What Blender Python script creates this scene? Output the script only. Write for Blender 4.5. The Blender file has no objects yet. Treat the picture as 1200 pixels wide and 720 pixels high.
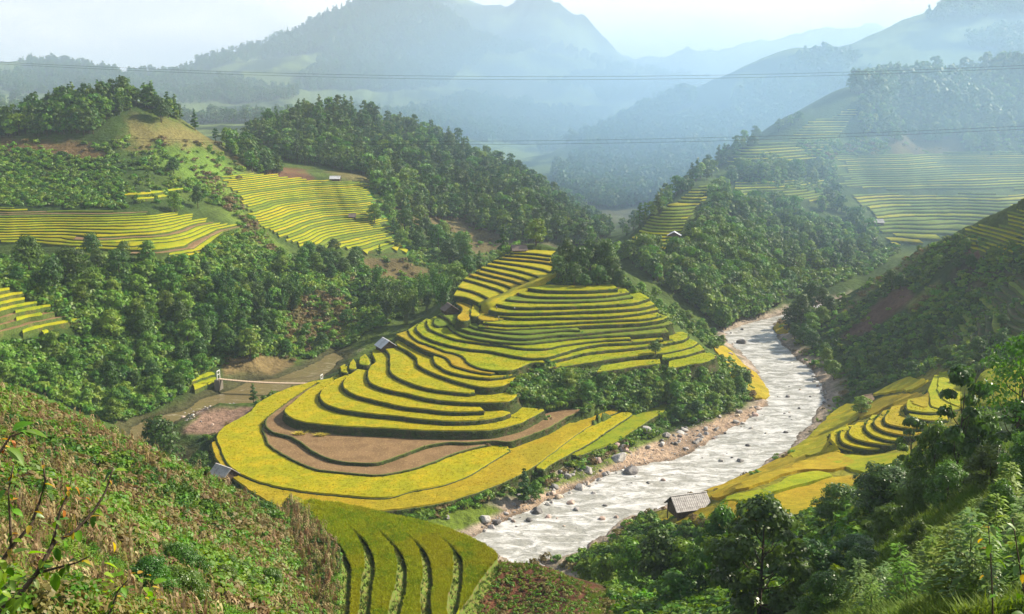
import bpy, bmesh, math, random
import numpy as np
from math import radians, sin, cos, pi
from mathutils import Vector, Matrix
from mathutils.geometry import tessellate_polygon, delaunay_2d_cdt

R = np.random.RandomState(7)
random.seed(7)
S = bpy.context.scene
COL = S.collection

# ------------------------------------------------------------------ camera
CAMZ = 75.0
FPX = 1167.0
PIT = math.atan(230 / FPX)
cam_d = bpy.data.cameras.new('camera')
cam_d.sensor_width = 36.0
cam_d.lens = 36.0 * FPX / 1200.0
cam_d.clip_start = 0.3
cam_d.clip_end = 20000
cam = bpy.data.objects.new('camera', cam_d)
cam.location = (0, 0, CAMZ)
cam.rotation_euler = (pi / 2 - PIT, 0, 0)
COL.objects.link(cam)
S.camera = cam

# ------------------------------------------------------------------ light
SUN_EL = radians(37)
SUN_AZ = radians(70)          # clockwise from +Y (view direction) towards +X
sdir = Vector((sin(SUN_AZ) * cos(SUN_EL), cos(SUN_AZ) * cos(SUN_EL), sin(SUN_EL)))
sl = bpy.data.lights.new('sun', 'SUN')
sl.energy = 5.0
sl.angle = radians(0.5)
sl.color = (1.0, 0.90, 0.74)
so = bpy.data.objects.new('sun', sl)
so.rotation_euler = sdir.to_track_quat('Z', 'Y').to_euler()
so.location = (0, 0, 900)
COL.objects.link(so)

w = bpy.data.worlds.new('World')
S.world = w
w.use_nodes = True
nt = w.node_tree
nt.nodes.clear()
N = nt.nodes.new
out = N('ShaderNodeOutputWorld')
bg = N('ShaderNodeBackground')
bg.inputs['Strength'].default_value = 0.06
sky = N('ShaderNodeTexSky')
sky.sky_type = 'NISHITA'
sky.sun_disc = False
sky.sun_elevation = SUN_EL
sky.sun_rotation = SUN_AZ
sky.air_density = 1.2
sky.dust_density = 2.0
sky.altitude = 600
# thin veil of cloud, soft cumulus edges, faded out overhead to weaken fill light
tc = N('ShaderNodeTexCoord')
mp = N('ShaderNodeMapping')
mp.inputs['Scale'].default_value = (2.2, 2.2, 5.0)
mp.inputs['Location'].default_value = (1.3, .4, .2)
nz = N('ShaderNodeTexNoise')
nz.inputs['Scale'].default_value = 2.2
nz.inputs['Detail'].default_value = 8
nz.inputs['Roughness'].default_value = .55
nz.inputs['Distortion'].default_value = .3
rp = N('ShaderNodeValToRGB')
rp.color_ramp.elements[0].position = .40
rp.color_ramp.elements[0].color = (12.3, 11.2, 11.6, 1)
rp.color_ramp.elements[1].position = .66
rp.color_ramp.elements[1].color = (19.0, 16.6, 15.0, 1)
mx = N('ShaderNodeMixRGB')
sx = N('ShaderNodeSeparateXYZ')
mr = N('ShaderNodeMapRange')
mr.interpolation_type = 'SMOOTHSTEP'
mr.inputs['From Min'].default_value = .13
mr.inputs['From Max'].default_value = .50
mr.inputs['To Min'].default_value = .90
mr.inputs['To Max'].default_value = .04
nt.links.new(tc.outputs['Generated'], sx.inputs[0])
nt.links.new(sx.outputs['Z'], mr.inputs['Value'])
nt.links.new(mr.outputs['Result'], mx.inputs['Fac'])
nt.links.new(tc.outputs['Generated'], mp.inputs['Vector'])
nt.links.new(mp.outputs['Vector'], nz.inputs['Vector'])
nt.links.new(nz.outputs['Fac'], rp.inputs['Fac'])
nt.links.new(sky.outputs['Color'], mx.inputs['Color1'])
nt.links.new(rp.outputs['Color'], mx.inputs['Color2'])
nt.links.new(mx.outputs['Color'], bg.inputs['Color'])
nt.links.new(bg.outputs['Background'], out.inputs['Surface'])

S.view_settings.view_transform = 'Standard'
S.view_settings.look = 'None'
S.view_settings.exposure = 1.05
S.view_settings.gamma = 1.0
S.render.engine = 'CYCLES'
S.cycles.use_denoising = True
S.cycles.max_bounces = 6
S.cycles.diffuse_bounces = 2
S.cycles.glossy_bounces = 2
S.cycles.transmission_bounces = 3
S.cycles.volume_bounces = 1
S.cycles.transparent_max_bounces = 96
S.cycles.sample_clamp_indirect = 4

# ------------------------------------------------------------------ photo geometry helpers
def el(py):
    v = (360.0 - np.asarray(py, float)) / FPX
    return (-sin(PIT) + v * cos(PIT)) / (cos(PIT) + v * sin(PIT))

def from_d(px, py, d):
    """world point seen at (px, py) of the photograph at forward distance d"""
    px = np.asarray(px, float); py = np.asarray(py, float); d = np.asarray(d, float)
    u = (px - 600) / FPX
    v = (360 - py) / FPX
    k = d / (cos(PIT) + v * sin(PIT))
    return np.stack([u * k, d, CAMZ + k * (-sin(PIT) + v * cos(PIT))], -1)

def from_z(px, py, z):
    return from_d(px, py, (np.asarray(z, float) - CAMZ) / el(py))

def hid(px, d, z):
    px = np.asarray(px, float); d = np.asarray(d, float); z = np.asarray(z, float)
    dep = d * cos(PIT) - (z - CAMZ) * sin(PIT)
    return np.stack([(px - 600) / FPX * dep, d, z], -1)

def to_px(p):
    p = np.asarray(p, float)
    x, y, z = p[..., 0], p[..., 1], p[..., 2] - CAMZ
    dep = y * cos(PIT) - z * sin(PIT)
    up = y * sin(PIT) + z * cos(PIT)
    return 600 + FPX * x / dep, 360 - FPX * up / dep

def inpoly(x, y, poly):
    x = np.asarray(x); y = np.asarray(y)
    r = np.zeros(x.shape, bool)
    n = len(poly)
    for i in range(n):
        x0, y0 = poly[i]; x1, y1 = poly[(i + 1) % n]
        if y0 == y1: continue
        c = ((y0 > y) != (y1 > y)) & (x < (x1 - x0) * (y - y0) / (y1 - y0) + x0)
        r ^= c
    return r

def distpoly(x, y, poly):
    """signed distance, negative inside"""
    x = np.asarray(x, float); y = np.asarray(y, float)
    d = np.full(x.shape, 1e18)
    n = len(poly)
    for i in range(n):
        ax, ay = poly[i][:2]; bx, by = poly[(i + 1) % n][:2]
        ex, ey = bx - ax, by - ay
        L = ex * ex + ey * ey + 1e-12
        t = np.clip(((x - ax) * ex + (y - ay) * ey) / L, 0, 1)
        d = np.minimum(d, (x - ax - t * ex) ** 2 + (y - ay - t * ey) ** 2)
    d = np.sqrt(d)
    return np.where(inpoly(x, y, [p[:2] for p in poly]), -d, d)

# ------------------------------------------------------------------ noise
_perm = R.rand(256, 256)
def vnoise(x, y):
    xi = np.floor(x).astype(int); yi = np.floor(y).astype(int)
    fx = x - xi; fy = y - yi
    fx = fx * fx * (3 - 2 * fx); fy = fy * fy * (3 - 2 * fy)
    a = _perm[xi & 255, yi & 255]; b = _perm[(xi + 1) & 255, yi & 255]
    c = _perm[xi & 255, (yi + 1) & 255]; d = _perm[(xi + 1) & 255, (yi + 1) & 255]
    return (a * (1 - fx) + b * fx) * (1 - fy) + (c * (1 - fx) + d * fx) * fy * 1.0
def fbm(x, y, o=5, ridged=False):
    s = 0; a = 1.0; t = 0
    for i in range(o):
        n = vnoise(x * 2 ** i + 17.3 * i, y * 2 ** i + 9.1 * i)
        if ridged: n = 1 - abs(2 * n - 1)
        s = s + a * n; t += a; a *= .5
    return s / t * 2 - 1

def crom(pts, step, closed=False):
    """Catmull-Rom resampled polyline in plan"""
    P = np.asarray(pts, float)
    n = len(P)
    out = []
    for i in range(n - 1):
        p0 = P[max(i - 1, 0)]; p1 = P[i]; p2 = P[i + 1]; p3 = P[min(i + 2, n - 1)]
        L = np.linalg.norm(p2 - p1)
        m = max(1, int(round(L / step)))
        # centripetal parametrisation keeps uneven spacing from looping
        t01 = max(np.linalg.norm(p1 - p0), 1e-3) ** .5; t12 = max(L, 1e-3) ** .5; t23 = max(np.linalg.norm(p3 - p2), 1e-3) ** .5
        m1 = (p2 - p1) + t12 * ((p1 - p0) / t01 - (p2 - p0) / (t01 + t12)) if i > 0 else (p2 - p1)
        m2 = (p2 - p1) + t12 * ((p3 - p2) / t23 - (p3 - p1) / (t12 + t23)) if i < n - 2 else (p2 - p1)
        for k in range(m):
            t = k / m
            out.append((2*t**3-3*t**2+1)*p1 + (t**3-2*t**2+t)*m1 + (-2*t**3+3*t**2)*p2 + (t**3-t**2)*m2)
    out.append(P[-1])
    return np.array(out)

# ------------------------------------------------------------------ mesh helpers
def mesh_np(name, V, F, mats=(), fmat=None, smooth=False, uv=None):
    me = bpy.data.meshes.new(name)
    V = np.asarray(V, np.float32).reshape(-1, 3)
    F = np.asarray(F)
    if F.dtype != object and F.ndim == 2:
        k = F.shape[1]; nf = F.shape[0]
        me.vertices.add(len(V)); me.vertices.foreach_set('co', V.ravel())
        me.loops.add(nf * k); me.loops.foreach_set('vertex_index', F.ravel().astype(np.int32))
        me.polygons.add(nf)
        me.polygons.foreach_set('loop_start', np.arange(0, nf * k, k, dtype=np.int32))
    else:
        me.from_pydata([tuple(map(float, v)) for v in V], [], [list(map(int, f)) for f in F]); nf = len(F)
    for m in mats: me.materials.append(m)
    if fmat is not None: me.polygons.foreach_set('material_index', np.asarray(fmat, np.int32))
    if smooth: me.polygons.foreach_set('use_smooth', np.ones(nf, bool))
    me.update(calc_edges=True)
    me.validate()
    return me

def obj(name, me, parent=None, loc=None, rot=None, scale=None):
    o = bpy.data.objects.new(name, me)
    COL.objects.link(o)
    if parent is not None: o.parent = parent
    if loc is not None: o.location = tuple(map(float, loc))
    if rot is not None: o.rotation_euler = rot
    if scale is not None: o.scale = scale if hasattr(scale, '__len__') else (scale,) * 3
    return o

def tag(o, label=None, cat=None, group=None, kind=None):
    if label: o['label'] = label
    if cat: o['category'] = cat
    if group: o['group'] = group
    if kind: o['kind'] = kind
    return o

class MB:
    """collects shapes into one mesh"""
    def __init__(s): s.V = []; s.F = []; s.M = []; s.n = 0
    def add(s, V, F, m=0):
        V = np.asarray(V, float).reshape(-1, 3)
        s.V.append(V)
        for f in F: s.F.append([int(i) + s.n for i in f]); s.M.append(m)
        s.n += len(V)
    def box(s, c, size, rz=0, m=0, tilt=None):
        h = np.array(size) / 2
        V = np.array([[x, y, z] for x in (-1, 1) for y in (-1, 1) for z in (-1, 1)]) * h
        if tilt is not None:
            V = V @ np.array(Matrix.Rotation(tilt[0], 3, tilt[1])).T
        cc, ss = cos(rz), sin(rz)
        V = V @ np.array([[cc, ss, 0], [-ss, cc, 0], [0, 0, 1]]) + np.array(c)
        s.add(V, [(0,1,3,2),(4,6,7,5),(0,4,5,1),(2,3,7,6),(0,2,6,4),(1,5,7,3)], m)
    def tube(s, pts, rad, k=6, m=0, cap=True):
        P = np.asarray(pts, float); n = len(P)
        rad = np.broadcast_to(np.asarray(rad, float), (n,))
        V = []
        for i in range(n):
            t = P[min(i + 1, n - 1)] - P[max(i - 1, 0)]
            t = t / (np.linalg.norm(t) + 1e-9)
            a = np.cross(t, [0.1, 0.3, 1.0] if abs(t[2]) < .95 else [1, 0, 0]); a /= np.linalg.norm(a) + 1e-9
            b = np.cross(t, a)
            for j in range(k):
                an = 2 * pi * j / k
                V.append(P[i] + rad[i] * (cos(an) * a + sin(an) * b))
        F = [(i*k+j, i*k+(j+1)%k, (i+1)*k+(j+1)%k, (i+1)*k+j) for i in range(n-1) for j in range(k)]
        if cap: F += [tuple(range(k))[::-1], tuple((n-1)*k+j for j in range(k))]
        s.add(V, F, m)
    def mesh(s, name, mats, smooth=False):
        me = bpy.data.meshes.new(name)
        me.from_pydata([tuple(map(float, v)) for v in np.concatenate(s.V)], [], s.F)
        for m in mats: me.materials.append(m)
        me.polygons.foreach_set('material_index', s.M)
        if smooth: me.polygons.foreach_set('use_smooth', [True] * len(s.F))
        me.update()
        return me

# ------------------------------------------------------------------ materials
def mat(name, base, rough=.8, spec=.3, noise=None, bump=None, trans=0.0, mix=None, extra=None, obj_rand=0.0):
    """noise: list of (scale, colour, lo, hi); trans: share of translucent light; mix: colour attribute name"""
    m = bpy.data.materials.new(name)
    m.use_nodes = True
    t = m.node_tree; t.nodes.clear()
    n = t.nodes.new; L = t.links.new
    o = n('ShaderNodeOutputMaterial')
    b = n('ShaderNodeBsdfPrincipled')
    b.inputs['Roughness'].default_value = rough
    b.inputs['Specular IOR Level'].default_value = spec
    geo = n('ShaderNodeNewGeometry')
    col = n('ShaderNodeRGB'); col.outputs[0].default_value = (*base, 1)
    cur = col.outputs[0]
    if mix:
        at = n('ShaderNodeAttribute'); at.attribute_name = mix
        cur = at.outputs['Color']
    for (sc, c, lo, hi) in (noise or []):
        tx = n('ShaderNodeTexNoise'); tx.inputs['Scale'].default_value = sc
        tx.inputs['Detail'].default_value = 4
        L(geo.outputs['Position'], tx.inputs['Vector'])
        r = n('ShaderNodeMapRange'); r.inputs['From Min'].default_value = lo; r.inputs['From Max'].default_value = hi
        L(tx.outputs['Fac'], r.inputs['Value'])
        x = n('ShaderNodeMixRGB')
        L(r.outputs['Result'], x.inputs['Fac'])
        if isinstance(c, (int, float)):      # multiply factor
            x.blend_type = 'MULTIPLY'; x.inputs['Color2'].default_value = (c, c, c, 1)
        else:
            x.inputs['Color2'].default_value = (*c, 1)
        L(cur, x.inputs['Color1'])
        cur = x.outputs['Color']
    if obj_rand:
        oi = n('ShaderNodeObjectInfo')
        hs = n('ShaderNodeHueSaturation')
        r1 = n('ShaderNodeMapRange'); r1.inputs['To Min'].default_value = 1 - obj_rand; r1.inputs['To Max'].default_value = 1 + obj_rand
        L(oi.outputs['Random'], r1.inputs['Value'])
        L(r1.outputs['Result'], hs.inputs['Value'])
        r2 = n('ShaderNodeMath'); r2.operation = 'MULTIPLY_ADD'
        mm = n('ShaderNodeMath'); mm.operation = 'FRACT'
        m7 = n('ShaderNodeMath'); m7.operation = 'MULTIPLY'; m7.inputs[1].default_value = 7.13
        L(oi.outputs['Random'], m7.inputs[0]); L(m7.outputs[0], mm.inputs[0])
        r2.inputs[1].default_value = .05; r2.inputs[2].default_value = .475
        L(mm.outputs[0], r2.inputs[0]); L(r2.outputs[0], hs.inputs['Hue'])
        L(cur, hs.inputs['Color']); cur = hs.outputs['Color']
    L(cur, b.inputs['Base Color'])
    if bump:
        last = None
        for (sc, dist) in bump:
            tx = n('ShaderNodeTexNoise'); tx.inputs['Scale'].default_value = sc; tx.inputs['Detail'].default_value = 5
            L(geo.outputs['Position'], tx.inputs['Vector'])
            bp = n('ShaderNodeBump'); bp.inputs['Distance'].default_value = dist; bp.inputs['Strength'].default_value = 1
            L(tx.outputs['Fac'], bp.inputs['Height'])
            if last: L(last, bp.inputs['Normal'])
            last = bp.outputs['Normal']
        L(last, b.inputs['Normal'])
    if trans > 0:
        tr = n('ShaderNodeBsdfTranslucent')
        hs = n('ShaderNodeHueSaturation'); hs.inputs['Saturation'].default_value = 1.1; hs.inputs['Value'].default_value = 1.5
        hs.inputs['Hue'].default_value = .49
        L(cur, hs.inputs['Color']); L(hs.outputs['Color'], tr.inputs['Color'])
        ms = n('ShaderNodeMixShader'); ms.inputs[0].default_value = trans
        L(b.outputs[0], ms.inputs[1]); L(tr.outputs[0], ms.inputs[2])
        L(ms.outputs[0], o.inputs['Surface'])
    else:
        L(b.outputs[0], o.inputs['Surface'])
    if extra: extra(m, t, b, geo)
    return m

NTH = ['second', 'third', 'fourth', 'fifth', 'sixth', 'seventh', 'eighth', 'ninth', 'tenth', 'eleventh', 'twelfth', 'thirteenth', 'fourteenth', 'fifteenth', 'sixteenth', 'seventeenth', 'eighteenth', 'nineteenth', 'twentieth']
def name_by_marks(items, marks):
    """items: [(object, adjective phrase, point)]; each label counts outwards from the nearest landmark of the photograph"""
    rec = []
    for o, ad, p in items:
        a_, b_ = to_px(p)
        j = min(range(len(marks)), key=lambda j: (marks[j][0] - a_) ** 2 + (marks[j][1] - b_) ** 2)
        rec.append((math.hypot(marks[j][0] - a_, marks[j][1] - b_), ad, marks[j][2], o))
    cnt = {}
    for dist, ad, mk, o in sorted(rec, key=lambda r: r[0]):
        c = cnt[(ad, mk)] = cnt.get((ad, mk), 0) + 1
        o['label'] = ad + ', ' + (('' if c == 1 else NTH[c - 2] + ' ') + 'nearest to ' if c - 2 < len(NTH) else 'among the farthest out from ') + mk
# ------------------------------------------------------------------ terrace lips of the main hill (photo px, level height)
# each: (name, z, crop, [front lip points left to right], [closing points towards the hill's core])
CORE_L = [(560, 430), (520, 420)]
LIPS = [
 # z, crop kind, lip, closing
 (3.3, 'olive', [(676,536),(690,531),(720,520),(742,506),(765,491),(790,478)], [(780,474),(745,483),(715,500),(690,518),(660,533)]),
 (3.9, 'yellow', [(628,550),(636,552),(645,546),(662,536),(690,521),(715,504),(735,491),(742,486)], [(733,483),(705,494),(680,508),(650,530),(630,543)]),
 (4.2, 'gold', [(247,520),(250,535),(262,552),(290,575),(330,597),(380,604),(430,602),(480,597),(520,590),(560,578),(600,562),(627,547),(650,530),(680,508),(705,492),(726,483)], [(722,479),(690,487),(640,510),(600,522),(560,500),(400,500),(300,500)]),
 (4.6, 'yellow', [(367,448),(340,455),(318,464),(300,475),(292,484),(275,494),(260,503),(253,513),(258,528),(263,542),(278,555),(300,565),(325,572),(360,578),(400,582),(450,585),(480,578),(525,568),(550,558),(575,543),(598,529)], [(590,515),(560,505),(480,480),(420,450),(385,445)]),
 (5.2, 'stubble', [(309,497),(307,503),(310,512),(313,520),(323,528),(340,538),(357,546),(373,551),(398,554),(423,556),(442,557),(467,554),(500,545),(525,535),(550,527),(575,521)], [(570,510),(500,500),(400,480),(350,480)]),
 (5.8, 'stubble', [(372,449),(355,459),(340,469),(328,478),(318,485),(311,493),(312,501),(320,507),(327,509),(340,512),(353,520),(367,530),(382,537),(398,541),(420,543),(440,543),(458,538),(475,532),(500,523),(525,519),(550,519),(575,517),(598,518),(615,513),(643,502),(668,488),(685,482),(707,475)], [(700,470),(660,480),(620,490),(560,490),(480,470),(420,450),(390,445)]),
 (7.5, 'yellow', [(400,438),(380,447),(362,457),(350,466),(340,475),(333,481),(335,487),(343,492),(357,496),(373,498),(390,500),(407,501),(438,502.5),(460,503.5),(483,505),(517,506),(550,506),(575,505),(598,500),(612,496),(627,488),(638,482)], [(625,480),(600,478),(540,480),(460,460),(420,440)]),
 (8.6, 'yellow', [(392,446),(380,455),(374,463),(376,470),(384,476),(400,481),(420,484),(440,486.5),(467,489),(500,493),(533,495),(567,493),(588,489),(599,485)], [(585,482),(540,475),(460,455),(430,440),(408,440)]),
 (9.6, 'yellow', [(418,434),(408,441),(401,449),(402,455),(408,460),(417,464.5),(430,468),(450,473),(475,478),(500,481),(533,484),(567,483)], [(560,476),(500,462),(450,445),(434,436)]),
 (9.3, 'yellow', [(398,431),(400,437),(407,438),(408,431)], [(404,428)]),
 (9.9, 'yellow', [(409,427),(410,433.5),(417,433),(418,425)], [(414,422)]),
 (10.5, 'lime', [(421,420),(422,428),(432,428.5),(433,420)], [(428,416)]),
 (10.6, 'yellow', [(435,412),(437,419),(439,425),(433,431),(430,441),(432,448),(440,453),(455,458),(475,462),(500,468),(533,472),(567,473),(585,472.5),(597,471),(608,464)], [(595,462),(550,455),(490,440),(460,420),(445,408)]),
 (11.5, 'yellow', [(447,408),(455,415),(456,427),(457,437),(463,442),(475,448),(492,454),(517,459),(550,462),(557,461)], [(555,452),(510,440),(480,420),(460,404)]),
 (12.4, 'yellow', [(462,402),(467,407),(478,413),(487,420),(489,428),(500,435),(517,442),(542,450),(567,455),(583,454),(595,451),(605,444)], [(595,438),(550,432),(500,412),(470,398)]),
 (13.2, 'yellow', [(520,416),(511,416),(507,420),(509,426),(515,431),(527,437),(550,442),(575,444),(598,441),(608,438),(619,432)], [(600,430),(560,425),(530,415)]),
 (13.8, 'gold', [(464,393),(475,399),(493,409),(508,415),(520,419),(526,424),(530,429),(542,433),(558,437),(575,439),(586,437)], [(590,428),(560,415),(510,397),(480,388)]),
 (14.4, 'lime', [(477,388),(483,396),(493,402),(508,407),(520,412),(533,415),(542,419),(547,425),(555,430),(570,434),(598,435),(613,430),(623,426),(638,426)], [(630,418),(590,405),(530,390),(490,380)]),
 (12.5, 'lime', [(700,437),(722,434),(747,430),(775,427)], [(773,422),(740,424),(705,430)]),
 (12.0, 'lime', [(784,433),(802,429.5),(808,428),(823,426),(837,421),(840,418)], [(830,414),(800,418),(784,425)]),
 (13.4, 'lime', [(644,432.5),(663,430),(688,426),(713,422),(747,418),(773,415),(795,411),(813,406),(818,402)], [(808,398),(760,403),(700,412),(650,425)]),
 (12.8, 'lime', [(777,421.5),(803,417),(820,412),(826,410)], [(820,405),(790,410),(777,414)]),
 (14.3, 'lime', [(642,425),(663,420),(688,414),(730,409.5),(753,407),(787,402),(803,398),(808,393)], [(800,390),(740,394),(690,402),(645,418)]),
 (15.2, 'lime', [(489,381),(487,386),(491,391),(500,397),(517,403),(533,407),(550,410),(572,412),(590,415.5),(602,418),(622,420.5),(640,419.5),(660,414),(680,408),(705,404),(740,402),(777,398.5)], [(770,392),(700,394),(620,405),(560,398),(500,374)]),
 (15.9, 'lime', [(500,376),(500,381),(504,387),(517,392.5),(533,398),(558,402),(590,405.5),(613,409),(638,409),(660,405),(690,401),(722,398.5),(740,398)], [(730,390),(650,394),(560,390),(510,372)]),
 (16.6, 'green', [(508,375),(508,380),(514,383),(523,382),(530,388),(545,395),(565,399),(590,402),(613,403),(647,400),(672,397),(700,395),(740,393),(784,390)], [(778,383),(700,386),(600,390),(540,378),(515,370)]),
 (17.4, 'green', [(513,369),(524,374),(528,378),(533,382),(540,386),(552,390),(570,393),(590,396),(613,397.5),(647,394),(680,392),(713,388.5),(753,385),(778,382),(789,379)], [(780,375),(700,380),(600,383),(545,370),(520,366)]),
 (18.0, 'green', [(535,372),(538,377),(548,382),(565,387),(585,389.5),(613,391.5),(640,389.5),(665,387.5),(680,388)], [(670,380),(600,380),(560,372),(540,368)]),
 (18.5, 'lime', [(560,383.5),(593,386.5),(618,385.5),(658,384),(693,382),(720,381),(753,379),(777,375),(783,372)], [(770,368),(700,373),(600,376),(565,377)]),
 (19.3, 'lime', [(566,379),(598,381.5),(643,380),(677,378),(720,376),(758,374),(775,370)], [(765,363),(700,368),(600,372),(570,374)]),
 (19.6, 'gold', [(559,371),(563,376),(577,377),(592,375)], [(590,370),(575,367),(563,366)]),
 (19.4, 'gold', [(533,356),(540,361),(540,367),(535,373),(541,377),(549,376),(552,368),(557,362)], [(556,357),(545,352),(536,352)]),
 (19.9, 'yellow', [(551,366),(553,371.5),(561,371),(562,364),(566,359)], [(563,354),(555,356)]),
 (20.2, 'lime', [(583,371.5),(607,373.5),(643,373),(677,372.5),(720,371),(753,367),(772,363)], [(762,356),(700,362),(620,366),(588,366)]),
 (21.2, 'lime', [(572,364),(590,367),(627,367.5),(677,365.5),(720,364),(753,361),(768,357)], [(758,350),(700,355),(620,359),(580,359)]),
 (22.2, 'lime', [(581,357),(603,360.5),(643,360.5),(677,359.5),(720,357.5),(745,355),(761,350)], [(750,344),(700,350),(620,352),(590,352)]),
 (22.9, 'green', [(592,351.5),(610,353.5),(650,354.5),(690,353.5),(715,352),(742,348.5)], [(735,343),(700,346),(640,347),(600,346)]),
 (23.7, 'lime', [(605,344),(618,347),(643,348.5),(677,348.5),(710,347),(738,343)], [(730,337),(690,340),(640,340),(612,340)]),
 (24.8, 'lime', [(617,338),(635,340.5),(660,341.5),(693,341),(724,339)], [(718,334),(690,336),(650,335),(630,333)]),
]
UL = [
 [(531,347.5),(543,349),(557,354),(564,358)],
 [(536,337.5),(550,341),(563,345.5),(574,352)],
 [(543,327.5),(557,331.5),(573,336.5),(587,341.5),(593,346)],
 [(549,322.5),(565,327),(582,331.5),(595,336),(603,340)],
 [(557,318.5),(573,323),(590,327),(607,332),(614,336)],
 [(563,314.5),(582,319),(602,323.5),(617,328),(625,332)],
 [(570,310.5),(590,314),(607,317.5),(623,322),(636,327)],
 [(577,306.5),(598,309.5),(615,312),(635,316),(651,321.5)],
 [(585,303),(607,305),(625,306.5),(643,309),(655,312)],
 [(591,299.5),(607,300.5),(623,301.8),(645,304.5)],
 [(598,296.5),(615,297),(630,298),(645,300)],
]
for i, lip in enumerate(UL):
    z = 21.2 + .83 * i
    LIPS.append((z, 'gold' if i in (3, 4, 8) else 'yellow', lip, None))

# corridor of rice running down between the two flights: (left px, right px, z)
RAMP = [((562,357),(568,363),21.0),((573,352),(581,359),21.7),((590,346),(596,350),22.6),((600,340),(608,345),23.5),((613,336),(620,340),24.3),
        ((624,331),(631,335),25.2),((635,326),(642,329),26.1),((650,321),(654,323),27.0)]

# near terraces under the camera (lip is the right edge)
TNEAR = [
 (26.4, [(420,600),(450,605),(486,612),(517,620),(548,632),(583,653),(577,664),(561,685),(552,700),(532,735),(526,760)], [(480,760),(440,660),(415,610)]),
 (27.4, [(400,596),(419,597),(457,607),(486,616),(507,626),(523,639),(531,651),(530,674),(527,695),(525,712),(524,740)], [(470,745),(440,660),(405,605)]),
 (28.4, [(380,592),(400,593),(423,603),(448,612),(469,624),(486,639),(493,653),(495,674),(493,695),(493,720),(495,740)], [(440,740),(420,660),(390,605)]),
 (29.4, [(362,588),(380,592),(402,601),(430,616),(448,630),(461,647),(465,664),(463,687),(458,705),(455,722),(453,745)], [(415,740),(405,660),(370,600)]),
 (30.4, [(346,583),(356,588),(377,601),(402,616),(417,630),(425,645),(428,660),(423,687),(421,720),(418,745)], [(390,745),(385,660),(350,600)]),
 (31.4, [(335,588),(348,593),(369,616),(385,632),(395,649),(399,666),(398,687),(394,722),(388,745)], [(350,740),(350,660),(330,600)]),
]

# right-hand low terraces
TRIGHT = [
 (12.3, 'yellow', [(972,508),(972,518),(977,523),(990,528),(1007,531),(1037,531),(1062,526)], [(1060,505),(1010,500),(985,503)]),
 (13.1, 'yellow', [(984,505),(983,515),(987,520),(1000,525),(1025,528),(1055,524)], [(1055,505),(1020,500),(995,500)]),
 (13.9, 'yellow', [(996,502),(993,509),(998,514),(1013,519),(1043,523),(1068,519)], [(1065,500),(1030,495),(1005,497)]),
 (14.6, 'yellow', [(1016,494),(1013,501),(1018,509),(1028,514),(1048,518),(1078,514)], [(1075,495),(1040,488),(1022,488)]),
 (15.3, 'gold', [(1028,489),(1023,496),(1028,503),(1043,509),(1066,512),(1090,508)], [(1085,485),(1050,480),(1035,483)]),
 (16.0, 'gold', [(1040,484),(1035,491),(1039,498),(1055,502),(1078,504),(1100,501)], [(1095,480),(1060,476),(1045,478)]),
 (16.7, 'yellow', [(1063,483),(1066,489),(1087,494),(1112,494)], [(1105,476),(1080,474),(1066,476)]),
 (17.3, 'yellow', [(1060,477),(1064,482),(1087,485),(1115,484)], [(1110,468),(1085,466),(1064,470)]),
 (17.6, 'lime', [(1086,458),(1088,468),(1092,478),(1112,482),(1135,478)], [(1150,455),(1120,440),(1095,441)]),
]
# ------------------------------------------------------------------ layers in the world
LAYERS = []      # dict(z, crop, lip (n,2), poly (m,2), closing)
def smooth_lip(px, z, step=.7, jitter=.10):
    P = from_z([p[0] for p in px], [p[1] for p in px], z)[:, :2]
    Q = crom(P, step)
    n = fbm(Q[:, 0] * .6 + z * 3.1, Q[:, 1] * .6, 3)
    n2 = fbm(Q[:, 1] * .6 - z * 1.7, Q[:, 0] * .6, 3)
    return Q + np.stack([n, n2], 1) * jitter * 2.2

ul_world = [from_z([p[0] for p in lip], [p[1] for p in lip], 21.2 + .83 * i)[:, :2] for i, lip in enumerate(UL)]
k = 0
for (z, crop, lip, close) in LIPS:
    Q = smooth_lip(lip, z)
    if close is None:
        if k + 1 < len(UL): B = ul_world[k + 1][::-1] + np.array([0, 2.2])
        else: B = np.array([Q[-1] + [2, 9], Q[0] + [1.5, 8]])
        k += 1
        area = 'upper'
    else:
        B = from_z([p[0] for p in close], [p[1] for p in close], z)[:, :2]; area = 'hill'
    LAYERS.append(dict(z=z, crop=crop, lip=Q, poly=np.concatenate([Q, B]), area=area))
for (z, lip, close) in TNEAR:
    Q = smooth_lip(lip, z, .5, .05)
    B = from_z([p[0] for p in close], [p[1] for p in close], z)[:, :2]
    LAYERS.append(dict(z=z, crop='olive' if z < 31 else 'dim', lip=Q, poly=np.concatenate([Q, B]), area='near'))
for (z, crop, lip, close) in TRIGHT:
    Q = smooth_lip(lip, z, .6, .06)
    B = from_z([p[0] for p in close], [p[1] for p in close], z)[:, :2]
    LAYERS.append(dict(z=z, crop=crop, lip=Q, poly=np.concatenate([Q, B]), area='right'))
ramp = np.array([[from_z(a[0], a[1], z), from_z(b[0], b[1], z)] for a, b, z in RAMP])

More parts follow.
